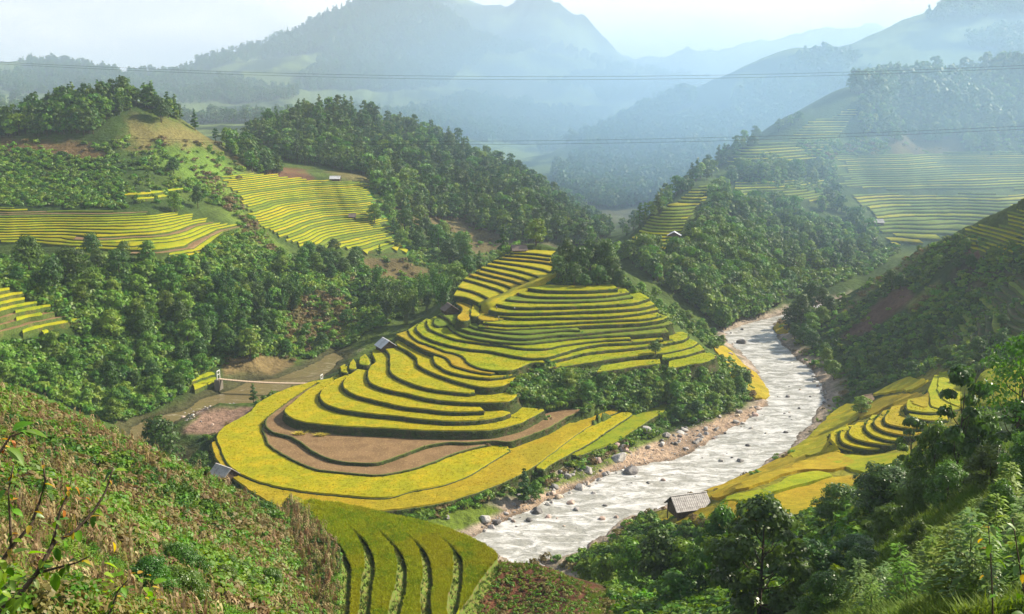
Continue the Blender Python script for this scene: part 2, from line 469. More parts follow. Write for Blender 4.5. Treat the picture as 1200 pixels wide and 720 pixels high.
CELL = .5
GX0, GY0, GNX, GNY = -110.0, 70.0, 460, 560
gx = GX0 + (np.arange(GNX) + .5) * CELL; gy = GY0 + (np.arange(GNY) + .5) * CELL
LZ = np.full((GNX, GNY), -99.0); LI = np.full((GNX, GNY), -1)
for i in sorted(range(len(LAYERS)), key=lambda i: LAYERS[i]['z']):
    P = LAYERS[i]['poly']
    x0, y0 = P.min(0); x1, y1 = P.max(0)
    ia, ib = max(0, int((x0 - GX0) / CELL)), min(GNX, int((x1 - GX0) / CELL) + 2)
    ja, jb = max(0, int((y0 - GY0) / CELL)), min(GNY, int((y1 - GY0) / CELL) + 2)
    X, Y = np.meshgrid(gx[ia:ib], gy[ja:jb], indexing='ij')
    PP = P[::2] if len(P) > 60 else P
    m = inpoly(X, Y, PP)
    sub = LZ[ia:ib, ja:jb]; sub[m] = LAYERS[i]['z']
    sub = LI[ia:ib, ja:jb]; sub[m] = i

# ------------------------------------------------------------------ terrain control points
A = []     # (px, py, d) seen in the photo
def a(*t): A.extend(t)
# corn hill
a((0,720,14),(100,720,18),(200,720,32),(300,720,55),(380,720,78),(-150,720,14),(0,600,40),(100,600,50),(200,600,66),(300,620,86),(365,650,94),
  (0,520,62),(100,530,72),(0,456,92),(60,475,92),(120,503,92),(170,527,94),(240,556,97),(300,585,103),(335,598,106),(-150,420,95),(-150,520,60))
# soil slope and gully under the camera
a((620,662,107),(600,700,97),(560,724,92),(650,722,86),(720,718,88),(690,682,100),(645,665,106),(790,724,80),(760,724,88),(700,760,70),(600,760,80),(760,700,100),
  (770,605,149),(803,600,149),(750,622,148),(840,590,150),(850,562,165),(920,560,160),(960,575,150),(870,605,140),(940,537,178),(990,545,172),(1040,560,150),(1000,600,130),
  (930,640,118),(850,640,128),(900,545,180),(930,527,190),(800,650,125),(820,700,95))
# right low fields
a((1000,530,176),(1050,528,172),(1040,470,200),(1090,450,206),(1110,505,172),(985,480,222),(1000,466,225),(1060,447,212),(1140,470,188),(1180,445,188),(1200,480,165),(960,505,205),(1130,440,205))
# right fore slope
a((1100,600,70),(1150,560,66),(1200,520,60),(1200,600,45),(1200,720,14),(1100,720,28),(1000,720,50),(1000,655,75),(1050,620,75),(900,720,66),(900,685,80),(1030,585,95),
  (850,722,74),(1100,545,85),(1350,600,45),(1350,720,14),(1350,480,60))
# R hill
a((950,440,275),(903,394,342),(960,460,255),(930,352,345),(905,374,352),(960,325,335),(1000,308,325),(1050,287,312),(1100,268,300),(1150,249,288),(1200,230,275),(1300,200,265),
  (950,385,310),(1000,350,300),(1000,400,265),(1000,440,240),(1050,330,290),(1050,400,255),(1050,430,232),(1100,320,275),(1100,400,235),(1150,300,262),(1150,350,245),(1150,420,212),
  (1200,300,245),(1200,360,225),(1200,420,200),(1100,430,220),(1350,330,230),(1350,400,200))
# main hill surroundings
a((880,466,252),(860,476,248),(840,405,305),(870,440,269),(898,465,250),(820,440,258),(780,455,245),(700,460,225),(640,460,212),(680,490,207),(760,490,217),(820,480,233),
  (685,316,300),(655,318,300),(720,326,298),(610,290,325),(640,288,325),(735,330,292),(755,340,285),(790,370,278),(825,400,270),(700,335,283),(770,360,282),(810,420,262),
  (745,310,312),(600,452,219),(620,480,208))
# gravel bank
a((560,612,172),(620,572,190),(640,562,195),(700,532,212),(740,516,220),(800,505,226),(850,490,238),(500,606,170),(560,590,176),(610,585,184),(680,545,205),(760,505,224),(540,622,166))
# left hills
a((-150,160,460),(0,155,460),(40,140,460),(100,120,465),(160,118,470),(210,135,475),(240,158,480),(280,178,490),(330,203,500),
  (0,200,400),(0,250,350),(0,300,310),(100,180,420),(100,220,385),(100,250,350),(100,300,305),(200,200,420),(200,250,360),(200,300,305),(250,180,455),(270,220,430),(300,250,400),(300,290,360),
  (350,206,490),(430,213,500),(480,298,410),(380,250,450),(400,300,395),(340,290,375),(430,250,455),(200,330,290),(100,350,262),(0,330,255),(0,400,220),(90,388,222),(60,420,205),(0,440,190),
  (150,400,240),(150,450,222),(100,470,205),(200,400,262),(200,450,240),(260,350,285),(260,400,272),(250,442,272),(300,350,300),(300,400,290),(300,430,280),(350,350,320),(350,400,305),
  (400,330,350),(400,370,325),(400,405,305),(450,330,360),(430,380,318),(500,330,385),(540,300,430),(520,310,420),(170,480,225),(120,490,205),(200,465,238),(225,455,243),(245,448,255),
  (-150,250,350),(-150,350,250),(-150,420,190),(230,470,236))
# second left hill
a((280,165,600),(330,142,620),(370,133,640),(400,130,640),(450,148,620),(500,164,600),(550,184,590),(600,206,575),(640,230,560),(680,262,530),(712,285,505),
  (330,190,540),(400,190,560),(450,220,520),(500,220,540),(500,270,480),(560,240,530),(560,290,480),(620,270,500),(450,280,440),(660,285,500))
# D hill
a((720,290,400),(760,250,430),(800,218,465),(830,202,490),(880,168,540),(940,138,585),(1000,114,620),(740,300,380),(760,320,360),(800,300,385),(800,340,350),(850,300,400),(850,350,358),
  (840,387,338),(885,374,352),(900,300,420),(900,340,385),(900,250,470),(860,230,490),(950,250,480),(950,300,440),(950,200,560),(1000,200,580),(1000,240,520),(1000,290,460),(1050,160,650),
  (1100,190,620),(1100,240,540),(1100,270,480),(1200,180,640),(1200,230,560),(1350,180,640),(1040,106,650),(1100,104,680),(1200,92,695),(1350,80,698),(1130,135,660),(1200,130,670),(1060,120,655),(1350,140,670),(1350,230,560))
# E mountain
a((1130,3,910),(1100,13,900),(1067,25,893),(1033,40,885),(1200,-30,930),(1350,-90,950),(1000,54,878),(960,64,868),(927,56,862),(890,74,855),(850,92,845),(800,112,836),
  (740,142,824),(680,168,815),(630,186,808),
  (750,195,770),(690,225,750),(850,170,780),(900,130,805),(1000,100,800),(1100,80,810),(1200,60,820),(1200,120,755),(800,180,755),(720,262,620),(1350,60,830),(900,165,745),(700,250,700))
# far mountains
a((-200,64,1300),(0,84,1300),(60,80,1300),(110,92,1300),(180,96,1320),(240,78,1350),(330,45,1400),(400,14,1450),(450,-10,1500),(500,14,1480),(560,48,1450),(600,64,1430),(700,84,1400),(750,94,1400),(800,101,1380),(850,108,1350),
  (100,130,1000),(0,130,1000),(200,130,1050),(250,150,950),(300,110,1150),(400,80,1250),(400,140,1000),(500,100,1200),(500,150,950),(560,170,880),(620,170,950),(600,110,1150),(700,110,1200),(700,132,1050),(780,116,1150),
  (480,-5,2100),(545,14,2200),(600,20,2200),(638,11,2250),(660,24,2250),(680,30,2250),(695,42,2230),(714,70,2200),(735,92,2150),(620,60,1900),(680,75,1800),
  (740,84,4000),(800,77,4000),(850,86,4000),(950,56,4200),(1000,43,4300),(1050,50,4300),(1250,60,4200),(600,90,4000),(0,90,4000),(-300,90,4000),(900,80,4000))
def far_(d):
    d = np.asarray(d, float)
    return np.where(d > 1500, 2780 + (d - 1500) * 1.1, np.where(d > 700, 700 + (d - 700) * 2.6, d))
P = np.array(A, float); P[:, 2] = far_(P[:, 2])
C1 = from_d(P[:, 0], P[:, 1], P[:, 2])
H = [  # hidden ground: (px, d, z)
 (0,115,40),(0,140,22),(0,165,14),(150,115,28),(150,150,8),(250,117,26),(250,140,8),(330,122,22),(330,150,5),(-150,120,42),(-150,150,26),
 (345,130,16),(400,125,18),(460,122,14),(520,120,12),(585,115,10),(345,145,5),(460,140,3),(560,135,2),(640,118,12),(700,115,14),(640,135,2),(430,150,3),(350,155,3),
 (760,130,12),(760,145,8),(720,145,5),(700,158,2),(720,125,12),
 (1100,120,28),(1000,115,28),(1200,100,42),(1200,130,30),(1350,100,42),(1350,150,32),(1150,150,22),
 (960,375,5),(1000,370,7),(1050,360,10),(1100,350,14),(1200,330,22),(1150,340,18),(1300,330,25),(930,400,4),(1100,410,12),(1200,420,18),
 (450,300,3),(500,330,6),(560,370,9),(620,400,12),(480,350,8),(600,345,28),(640,350,26),(690,340,24),(680,380,14),(730,350,17),(420,285,3),(520,300,12),(560,335,20),(470,285,6),
 (300,720,40),(400,760,45),(500,720,35),(600,680,22),(680,640,12),(400,900,60),(200,700,45),
 (0,560,50),(100,570,50),(200,580,45),(250,600,50),(-150,560,50),(0,750,55),
 (720,440,8),(700,600,5),(720,560,4),(760,600,8),(800,650,15),(850,700,25),(900,760,40),(700,520,4),(740,480,8),
 (700,900,20),(900,960,60),(1100,1020,110),(1350,1030,140),(640,860,20),(560,840,20),
 (500,1750,120),(600,1750,80),(700,1700,60),(200,1700,60),(0,1700,60),(400,1800,160),(850,1700,60),
 (400,2900,50),(600,2900,50),(800,2900,50),(1200,2200,110),(1000,2900,60),(0,2900,60),(-300,2000,60),
 (0,6500,60),(600,6500,60),(1200,6500,60),(-500,6500,60),(1700,6500,60),
 (600,5,70.5),(200,6,71.5),(1000,6,71.5),(600,14,64.5),(600,25,58),(400,30,56),(800,30,55),(600,45,46),(480,60,39),(720,60,39),(600,70,35),(480,74,33),
]
P = np.array(H, float); P[:, 1] = far_(P[:, 1])
C2 = hid(P[:, 0], P[:, 1], P[:, 2])
# the lips themselves hold up the ground
C3 = []
for L in LAYERS:
    q = L['lip'][::max(1, len(L['lip']) // 8)]
    C3.append(np.c_[q, np.full(len(q), L['z'] - 1.0)])
C3 = np.concatenate(C3)
C = np.concatenate([C1, C2, C3])

def warp(x, y):
    r = np.hypot(x, y)
    return np.arctan2(x, y), np.log(r)
cu, cv = warp(C[:, 0], C[:, 1])
def phi(d2): return np.sqrt(d2 + .02 ** 2)
KU = 1.35          # weight of the sideways direction
D2 = ((cu[:, None] - cu[None]) * KU) ** 2 + (cv[:, None] - cv[None]) ** 2
K = phi(D2); K[np.arange(len(C)), np.arange(len(C))] += 0.0
# solve for z - smooth with ridge regularisation; add constant + linear trend
nC = len(C)
M = np.zeros((nC + 3, nC + 3)); M[:nC, :nC] = -K + np.eye(nC) * .004
M[:nC, nC] = 1; M[:nC, nC + 1] = cu; M[:nC, nC + 2] = cv
M[nC:, :nC] = M[:nC, nC:].T
rhs = np.zeros(nC + 3)
# work in z relative to a scale growing with distance so that far and near ground are equally smooth
cr = np.exp(cv); rhs[:nC] = (C[:, 2] - CAMZ) / cr
WT = np.linalg.solve(M, rhs)

TH = np.radians(np.concatenate([np.linspace(-80, -43, 40, endpoint=False), np.linspace(-43, 43, 760), np.linspace(43, 80, 41)[1:]]))
rb = [(1.5, 80, 125), (80, 420, 430), (420, 1500, 190), (1500, 8200, 150)]
RR = np.concatenate([np.exp(np.linspace(math.log(p), math.log(q), n, endpoint=False)) for p, q, n in rb] + [[8200.0]])
LR = np.log(RR)
def rbf(u, v):
    out = np.zeros(u.shape)
    for s in range(0, len(u), 20000):
        uu = u[s:s + 20000]; vv = v[s:s + 20000]
        d2 = ((uu[:, None] - cu[None]) * KU) ** 2 + (vv[:, None] - cv[None]) ** 2
        out[s:s + 20000] = -phi(d2) @ WT[:nC] + WT[nC] + WT[nC + 1] * uu + WT[nC + 2] * vv
    return out
# evaluate on a coarse grid, then refine by bicubic-free bilinear (the function is smooth)
TC = np.unique(np.concatenate([TH[::3], TH[-1:]]))
ic = np.linspace(0, len(RR) - 1, 400); RC = np.interp(ic, np.arange(len(RR)), LR)
UU, VV = np.meshgrid(TC, RC, indexing='ij')
ZC = rbf(UU.ravel(), np.maximum(VV.ravel(), math.log(5))).reshape(UU.shape)
def interp2(ZC, xs, ys, X, Y):
    fx = np.interp(X, xs, np.arange(len(xs))); fy = np.interp(Y, ys, np.arange(len(ys)))
    ix = np.clip(fx.astype(int), 0, len(xs) - 2); iy = np.clip(fy.astype(int), 0, len(ys) - 2)
    tx = fx - ix; ty = fy - iy
    return (ZC[ix, iy] * (1 - tx) + ZC[ix + 1, iy] * tx) * (1 - ty) + (ZC[ix, iy + 1] * (1 - tx) + ZC[ix + 1, iy + 1] * tx) * ty
UU, VV = np.meshgrid(TH, LR, indexing='ij')
ZT = interp2(ZC, TC, RC, UU, VV)
RG = np.exp(VV)
ZT = ZT * RG + CAMZ
XT = RG * np.sin(UU); YT = RG * np.cos(UU)
# natural relief
far = np.clip((RG - 650) / 800, 0, 1)
ZT += far * RG * (fbm(UU * 9 + 3, VV * 9, 6, True) * .011 * np.clip((RG - 900) / 900, .25, 1) + fbm(UU * 34, VV * 30, 5, True) * .0038 + np.clip((RG - 3000) / 500, 0, 1) * fbm(UU * 22 + 7, VV * 14, 5, True) * .010)
mid = np.clip((RG - 110) / 250, 0, 1) * (1 - far)
ZT += mid * (fbm(XT / 38, YT / 38, 4) * 2.6) + np.clip(RG / 80, .1, 1) * fbm(XT / 7, YT / 7, 4) * .38 * (1 - far)

# river polygons on the z = 0 plane
def wz0(pts): return [tuple(p[:2]) for p in from_z([p[0] for p in pts], [p[1] for p in pts], 0.0)]
REDGE_L = [(553,630),(587,613),(630,593),(663,577),(690,567),(733,549),(800,535),(850,508),(880,490),(898,475),(897,455),(885,432),(868,412),(850,400),(852,390),(872,380),(889,376)]
REDGE_R = [(905,379),(908,390),(918,405),(945,428),(966,452),(968,470),(955,490),(937,508),(925,525),(900,541),(870,558),(840,572),(800,584),(770,597),(740,607),(712,622),(690,643),(660,652),(630,655)]
NEAR_END = [(3,152),(-12,143),(-36,143),(-54,157),(-66,180),(-71,205)]
rl = wz0(REDGE_L); rr_ = wz0(REDGE_R)
RIVER = [tuple(p) for p in rl] + [(108,372),(128,392),(150,402),(158,392),(122,368)] + [tuple(p) for p in rr_] + [(8,146),(-8,130),(-38,130),(-60,145),(-74,168),(-80,190),(-80,205),(-73,209)] + NEAR_END[::-1]
POOL = wz0([(146,524),(150,502),(170,492),(215,481),(232,470),(255,462),(275,455),(290,447),(325,444),(352,434),(372,424),(392,412),(402,420),(388,436),(370,447),(345,453),(318,463),(298,472),(285,477),(240,479),(215,491),(190,506),(186,530)])
sd = np.full(ZT.shape, 1e9)
sel = (RG > 110) & (RG < 460)
sd[sel] = np.minimum(distpoly(XT[sel], YT[sel], RIVER), distpoly(XT[sel], YT[sel], POOL))
edge = fbm(XT / 3.5, YT / 3.5, 4) * 1.3
sdn = sd + edge
inr = sdn < 0
ZT = np.where(inr, np.minimum(ZT, np.maximum(-.9, sdn * .35)), ZT)
near = (~inr) & (sdn < 9)
ZT = np.where(near, np.maximum(ZT, .12 + .05 * sdn + .12 * fbm(XT / 1.5, YT / 1.5, 3)), ZT)
ZT = np.where((sdn > 0) & (sdn < 60), np.minimum(ZT, .25 + .25 * sdn + .045 * sdn ** 1.6), ZT)
other = sel & (sdn >= 9)
ZT = np.where(other, np.maximum(ZT, .45), ZT)
# ground stays under the terraces
ii = ((XT - GX0) / CELL).astype(int); jj = ((YT - GY0) / CELL).astype(int)
ok = (ii >= 1) & (ii < GNX - 1) & (jj >= 1) & (jj < GNY - 1)
lzm = np.full(ZT.shape, -99.0)
# lowest neighbouring layer is what the ground must stay under near a step
LM = LZ.copy()
for dx in (-1, 0, 1):
    for dy in (-1, 0, 1):
        s_ = np.roll(np.roll(LZ, dx, 0), dy, 1)
        LM = np.where(LZ > -50, np.where(s_ > -50, np.minimum(LM, s_), LM), LM)
lzm[ok] = LM[ii[ok], jj[ok]]
ZT = np.where(lzm > -50, lzm - .75, ZT)
inside = lzm > -50

# camera clearance
c_ = np.clip((RG - 5) / 3, 0, 1)
ZT = np.minimum(ZT, np.where(RG < 9, 72.9, 1e9))

def gz(x, y):
    u = np.arctan2(x, y); v = np.log(np.hypot(x, y))
    return interp2(ZT, TH, LR, u, v)
def topz(x, y):
    """height of whatever one stands on: terraces or ground"""
    x = np.asarray(x, float); y = np.asarray(y, float)
    z = gz(x, y)
    i = ((x - GX0) / CELL).astype(int); j = ((y - GY0) / CELL).astype(int)
    o = (i >= 0) & (i < GNX) & (j >= 0) & (j < GNY)
    l = np.full(x.shape, -99.0); l[o] = LZ[i[o], j[o]]
    return np.maximum(z, l)
def hit(px, py, dmin=0.0, dmax=12000.0):
    """first ground point seen from (px, py) beyond dmin; nan if none"""
    px = np.atleast_1d(np.asarray(px, float)); py = np.atleast_1d(np.asarray(py, float))
    px, py = np.broadcast_arrays(px, py)
    D = np.concatenate([[6], np.exp(np.arange(math.log(8), math.log(12000), .0045))])
    D = D[(D >= dmin) & (D <= dmax)]
    res = np.full((len(px), 3), np.nan)
    for s in range(0, len(px), 2000):
        a_ = px[s:s + 2000, None]; b_ = py[s:s + 2000, None]
        W = from_d(np.broadcast_to(a_, (len(a_), len(D))), np.broadcast_to(b_, (len(a_), len(D))), np.broadcast_to(D, (len(a_), len(D))))
        below = W[..., 2] < topz(W[..., 0].ravel(), W[..., 1].ravel()).reshape(W.shape[:2])
        f = below.argmax(1); has = below.any(1)
        idx = np.arange(len(a_))
        hitp = W[idx, f]
        prev = W[idx, np.maximum(f - 1, 0)]
        m_ = (hitp + prev) / 2
        m_[:, 2] = topz(m_[:, 0], m_[:, 1])
        m_[~has] = np.nan
        res[s:s + 2000] = m_
    return res
def hit1(px, py, dmin=0.0, dmax=12000.0): return hit([px], [py], dmin, dmax)[0]

# ------------------------------------------------------------------ ground colour: what grows or lies where (base colours only)
PXT, PYT = to_px(np.stack([XT, YT, ZT], -1))
def lerp(a_, b_, t): return a_ + (b_ - a_) * t
n1 = fbm(XT / 22, YT / 22, 5); n2 = fbm(XT / 5 + 40, YT / 5, 4); n3 = np.where(RG > 700, fbm(UU * 26 + 2, VV * 26, 5), fbm(XT / 90, YT / 90, 4))
CT = np.zeros(ZT.shape + (3,))
t = np.clip(.5 + 1.1 * n1, 0, 1)[..., None]
CT[:] = lerp(np.array([.030, .060, .012]), np.array([.085, .125, .022]), t)
CT *= (1 + .45 * n2)[..., None]
fr = np.clip((RG - 650) / 300, 0, 1)[..., None]
patch = np.clip((n3 + .1) * 4, 0, 1)[..., None] * fr
CT = lerp(CT, lerp(np.array([.030, .055, .022]), np.array([.15, .20, .055]), patch), fr)
def paint(poly, col, d0, d1, soft=6, amt=1.0, rough=1.0):
    m = (YT > d0) & (YT < d1)
    q = np.array(poly, float)
    m &= (PXT > q[:, 0].min() - soft) & (PXT < q[:, 0].max() + soft) & (PYT > q[:, 1].min() - soft) & (PYT < q[:, 1].max() + soft)
    if not m.any(): return
    dd = distpoly(PXT[m], PYT[m], poly) + n2[m] * soft * rough * 1.2
    wgt = np.clip(.5 - dd / soft, 0, 1)[:, None] * amt
    CT[m] = lerp(CT[m], np.array(col) * (1 + .5 * n2[m] + .3 * n1[m])[:, None], wgt)
G_DRY = (.20, .15, .06); G_LIGHT = (.12, .20, .03); SOIL = (.16, .085, .045); GRAV = (.36, .29, .22); STRAW = (.26, .19, .08); GRASSY = (.10, .17, .02)
paint([(150,140),(230,150),(300,200),(330,240),(290,262),(255,215),(190,190),(140,165)], (.17,.15,.05), 330, 560, 12)
paint([(185,165),(260,180),(300,215),(270,240),(230,215),(180,195)], G_LIGHT, 330, 560, 10)
paint([(240,205),(262,205),(305,262),(345,300),(310,300),(270,262)], (.13,.19,.03), 280, 520, 8)
paint([(20,185),(120,195),(140,215),(40,225),(0,210)], (.07,.10,.02), 330, 480, 14, .7)
paint([(330,345),(400,340),(420,375),(370,420),(330,400)], (.16,.21,.035), 250, 380, 12, .8)
paint([(310,195),(360,200),(370,215),(320,213)], SOIL, 400, 560, 6)
paint([(95,168),(130,180),(125,190),(60,182),(0,175),(0,160)], SOIL, 380, 480, 6, .7)
paint([(280,152),(335,153),(335,159),(280,159)], (.30,.20,.10), 560, 660, 3)
paint([(260,425),(300,412),(342,425),(345,440),(262,442)], (.19,.14,.06), 250, 330, 5)
paint([(335,360),(400,352),(405,400),(370,425),(345,400)], (.13,.16,.04), 260, 360, 12)
paint([(210,355),(230,395),(180,400)], (.12,.11,.05), 230, 300, 8, .6)
paint([(440,262),(520,270),(560,300),(600,290),(640,300),(560,255),(500,250),(450,245)], (.20,.15,.07), 380, 560, 10, .8)
paint([(420,300),(480,305),(520,325),(440,335)], (.19,.13,.06), 300, 430, 10, .7)
paint([(380,200),(440,200),(460,216),(400,213)], (.17,.13,.05), 450, 560, 6, .7)
paint([(425,215),(450,230),(490,300),(478,302),(440,245)], (.08,.20,.03), 380, 520, 5)
paint([(545,255),(600,250),(650,290),(600,295)], (.24,.20,.13), 480, 560, 8, .6)
paint([(0,430),(140,400),(200,490),(120,500),(0,455)], (.07,.15,.02), 170, 260, 16, .7)
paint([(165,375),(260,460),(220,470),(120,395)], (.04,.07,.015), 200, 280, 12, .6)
# R hill stripes and soil
paint([(1048,280),(1046,292),(985,350),(972,352),(1000,322)], (.36,.24,.14), 290, 350, 3)
paint([(1085,287),(1090,292),(1010,352),(985,372),(975,372),(1040,318)], (.20,.22,.07), 260, 350, 4)
paint([(1060,330),(1080,350),(1015,392),(982,400),(1005,378),(1030,352)], (.13,.075,.05), 230, 330, 7)
paint([(1120,310),(1200,320),(1200,345),(1110,350)], (.09,.07,.04), 220, 300, 10, .7)
paint([(1130,285),(1150,290),(1150,303),(1135,300)], (.20,.11,.07), 240, 300, 4)
paint([(1060,355),(1100,330),(1105,345),(1070,370)], (.20,.22,.05), 240, 300, 5, .8)
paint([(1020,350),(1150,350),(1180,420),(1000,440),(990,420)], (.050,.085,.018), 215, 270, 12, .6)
# D hill
paint([(880,285),(950,285),(960,320),(900,330)], (.10,.17,.05), 370, 470, 8, .8)
paint([(930,165),(1030,160),(1040,190),(960,195)], (.14,.20,.06), 500, 640, 8, .7)
paint([(1040,150),(1130,145),(1130,185),(1050,185)], (.20,.12,.06), 560, 1000, 10, .6)
paint([(660,230),(760,220),(740,265),(680,255)], (.16,.14,.09), 560, 1500, 14, .6)
paint([(560,160),(620,150),(640,175),(570,175)], (.18,.26,.10), 900, 2600, 6, .7)
paint([(480,130),(600,95),(640,110),(520,160)], (.17,.17,.09), 900, 3600, 20, .5)
# near slopes
paint([(0,440),(120,500),(340,598),(400,650),(395,760),(-200,760),(-200,400)], (.085,.105,.022), 5, 112, 10, .9)
paint([(180,560),(260,560),(280,640),(200,640)], (.10,.17,.02), 30, 112, 20, .8)
paint([(590,655),(650,662),(720,700),(750,760),(500,760),(550,690)], (.12,.05,.028), 75, 112, 8)
paint([(1020,600),(1120,540),(1200,560),(1200,700),(1000,700)], (.075,.15,.015), 20, 110, 14)
paint([(775,585),(840,565),(930,520),(985,470),(1090,430),(1160,440),(1120,520),(1000,560),(930,600),(860,625),(770,612)], (.22,.21,.02), 120, 230, 5)
# gravel and sand along the water, mossy grass behind it
sb = np.where(sel, sdn, 1e9)
gr = np.clip(1.6 - sb / 3.4 + n2 * .8, 0, 1)[..., None]
poolside = (PXT < 420) & (YT > 190)
CT = lerp(CT, np.where(poolside[..., None], (.075, .075, .030), GRAV) * (1 + .5 * n2 + .2 * n1)[..., None], gr * (RG < 430)[..., None])
paint([(553,630),(600,590),(660,555),(720,530),(800,505),(880,480),(895,470),(898,480),(850,512),(800,540),(733,552),(690,570),(630,596),(587,616)], (.40,.29,.20), 150, 262, 5)
paint([(500,600),(560,585),(592,598),(560,615),(530,625),(505,618)], (.12,.17,.02), 150, 190, 5)
paint([(600,575),(660,556),(700,535),(760,513),(780,512),(720,542),(660,570),(615,585)], (.13,.19,.025), 165, 235, 5, .9)
paint([(235,478),(300,478),(290,500),(245,515),(215,505)], (.25,.16,.11), 200, 262, 6)
wet = np.clip(1 - np.abs(sb) / .8, 0, 1)[..., None] * .5
CT *= (1 - wet)

grid = np.arange(len(TH) * len(RR)).reshape(len(TH), len(RR))
F = np.stack([grid[:-1, :-1], grid[1:, :-1], grid[1:, 1:], grid[:-1, 1:]], -1).reshape(-1, 4)
m_ground = mat('ground', (.1, .1, .05), .95, .1, mix='col',
               noise=[(.9, .70, .45, .62), (4.0, .75, .42, .60), (.05, 1.15, .4, .6)], bump=[(.6, .8), (3.0, .2)])
me = mesh_np('terrain', np.stack([XT, YT, ZT], -1).reshape(-1, 3), F[:, ::-1] if False else F, [m_ground], smooth=True)
ca = me.color_attributes.new('col', 'FLOAT_COLOR', 'POINT')
ca.data.foreach_set('color', np.c_[np.clip(CT.reshape(-1, 3), .004, .8), np.ones(CT.shape[0] * CT.shape[1])].astype(np.float32).ravel())
tag(obj('terrain', me), 'green valley ground with wooded hills and hazy mountains behind', kind='structure')
# ------------------------------------------------------------------ water
def water_mat(name, base, foam, foam_amt, rough, bumpd):
    m = bpy.data.materials.new(name); m.use_nodes = True
    t = m.node_tree; t.nodes.clear(); n = t.nodes.new; L = t.links.new
    o = n('ShaderNodeOutputMaterial'); b = n('ShaderNodeBsdfPrincipled')
    geo = n('ShaderNodeNewGeometry')
    mp = n('ShaderNodeMapping'); mp.inputs['Rotation'].default_value = (0, 0, radians(-48)); mp.inputs['Scale'].default_value = (.34, .8, 1)
    L(geo.outputs['Position'], mp.inputs['Vector'])
    tx = n('ShaderNodeTexNoise'); tx.inputs['Scale'].default_value = .55; tx.inputs['Detail'].default_value = 9; tx.inputs['Roughness'].default_value = .65; tx.inputs['Distortion'].default_value = .8
    L(mp.outputs['Vector'], tx.inputs['Vector'])
    r = n('ShaderNodeValToRGB')
    r.color_ramp.elements[0].position = .60 - foam_amt * .3; r.color_ramp.elements[0].color = (*base, 1)
    r.color_ramp.elements[1].position = .72 - foam_amt * .2; r.color_ramp.elements[1].color = (*foam, 1)
    L(tx.outputs['Fac'], r.inputs['Fac']); L(r.outputs['Color'], b.inputs['Base Color'])
    b.inputs['Roughness'].default_value = rough; b.inputs['Specular IOR Level'].default_value = .5
    b.inputs['IOR'].default_value = 1.33
    t2 = n('ShaderNodeTexNoise'); t2.inputs['Scale'].default_value = 2.2; t2.inputs['Detail'].default_value = 7
    L(mp.outputs['Vector'], t2.inputs['Vector'])
    bp = n('ShaderNodeBump'); bp.inputs['Distance'].default_value = bumpd
    ad = n('ShaderNodeMath'); ad.operation = 'ADD'
    L(tx.outputs['Fac'], ad.inputs[0]); L(t2.outputs['Fac'], ad.inputs[1]); L(ad.outputs[0], bp.inputs['Height'])
    L(bp.outputs['Normal'], b.inputs['Normal'])
    L(b.outputs[0], o.inputs['Surface'])
    return m
m_river = water_mat('milky river water', (.33, .325, .285), (.70, .69, .66), .55, .12, .45)
m_pool = water_mat('brown pool water', (.17, .135, .06), (.4, .36, .26), .10, .06, .08)

def sheet(poly, step, z, amp=0.0):
    """flat sheet with a fine inner mesh over a polygon in plan"""
    P = np.array(poly, float)
    x0, y0 = P.min(0) - step; x1, y1 = P.max(0) + step
    nx = int((x1 - x0) / step) + 2; ny = int((y1 - y0) / step) + 2
    X, Y = np.meshgrid(x0 + np.arange(nx) * step, y0 + np.arange(ny) * step, indexing='ij')
    keep = distpoly(X + 0.0, Y + 0.0, poly) < 3.2
    g = np.arange(nx * ny).reshape(nx, ny)
    q = keep[:-1, :-1] & keep[1:, :-1] & keep[1:, 1:] & keep[:-1, 1:]
    F = np.stack([g[:-1, :-1], g[1:, :-1], g[1:, 1:], g[:-1, 1:]], -1)[q]
    a_ = radians(42)
    XX = X * cos(a_) + Y * sin(a_); YY = -X * sin(a_) + Y * cos(a_)
    Z = z + amp * (fbm(XX / 6, YY / 2.2, 4) + .5 * fbm(XX / 1.8, YY / .9, 2))
    V = np.stack([X, Y, Z], -1).reshape(-1, 3)
    used = np.unique(F); rm = np.zeros(nx * ny, int); rm[used] = np.arange(len(used))
    return V[used], rm[F]
V, F = sheet(RIVER, .7, 0.0, .15)
tag(obj('river', mesh_np('river', V, F, [m_river], smooth=True)), 'pale milky river rushing over boulders round the terraced hill', kind='structure')
V, F = sheet(POOL, 1.2, 0.008, .02)
tag(obj('river_pool', mesh_np('river_pool', V, F, [m_pool], smooth=True)), 'calm brown river pool below the footbridge', kind='structure')

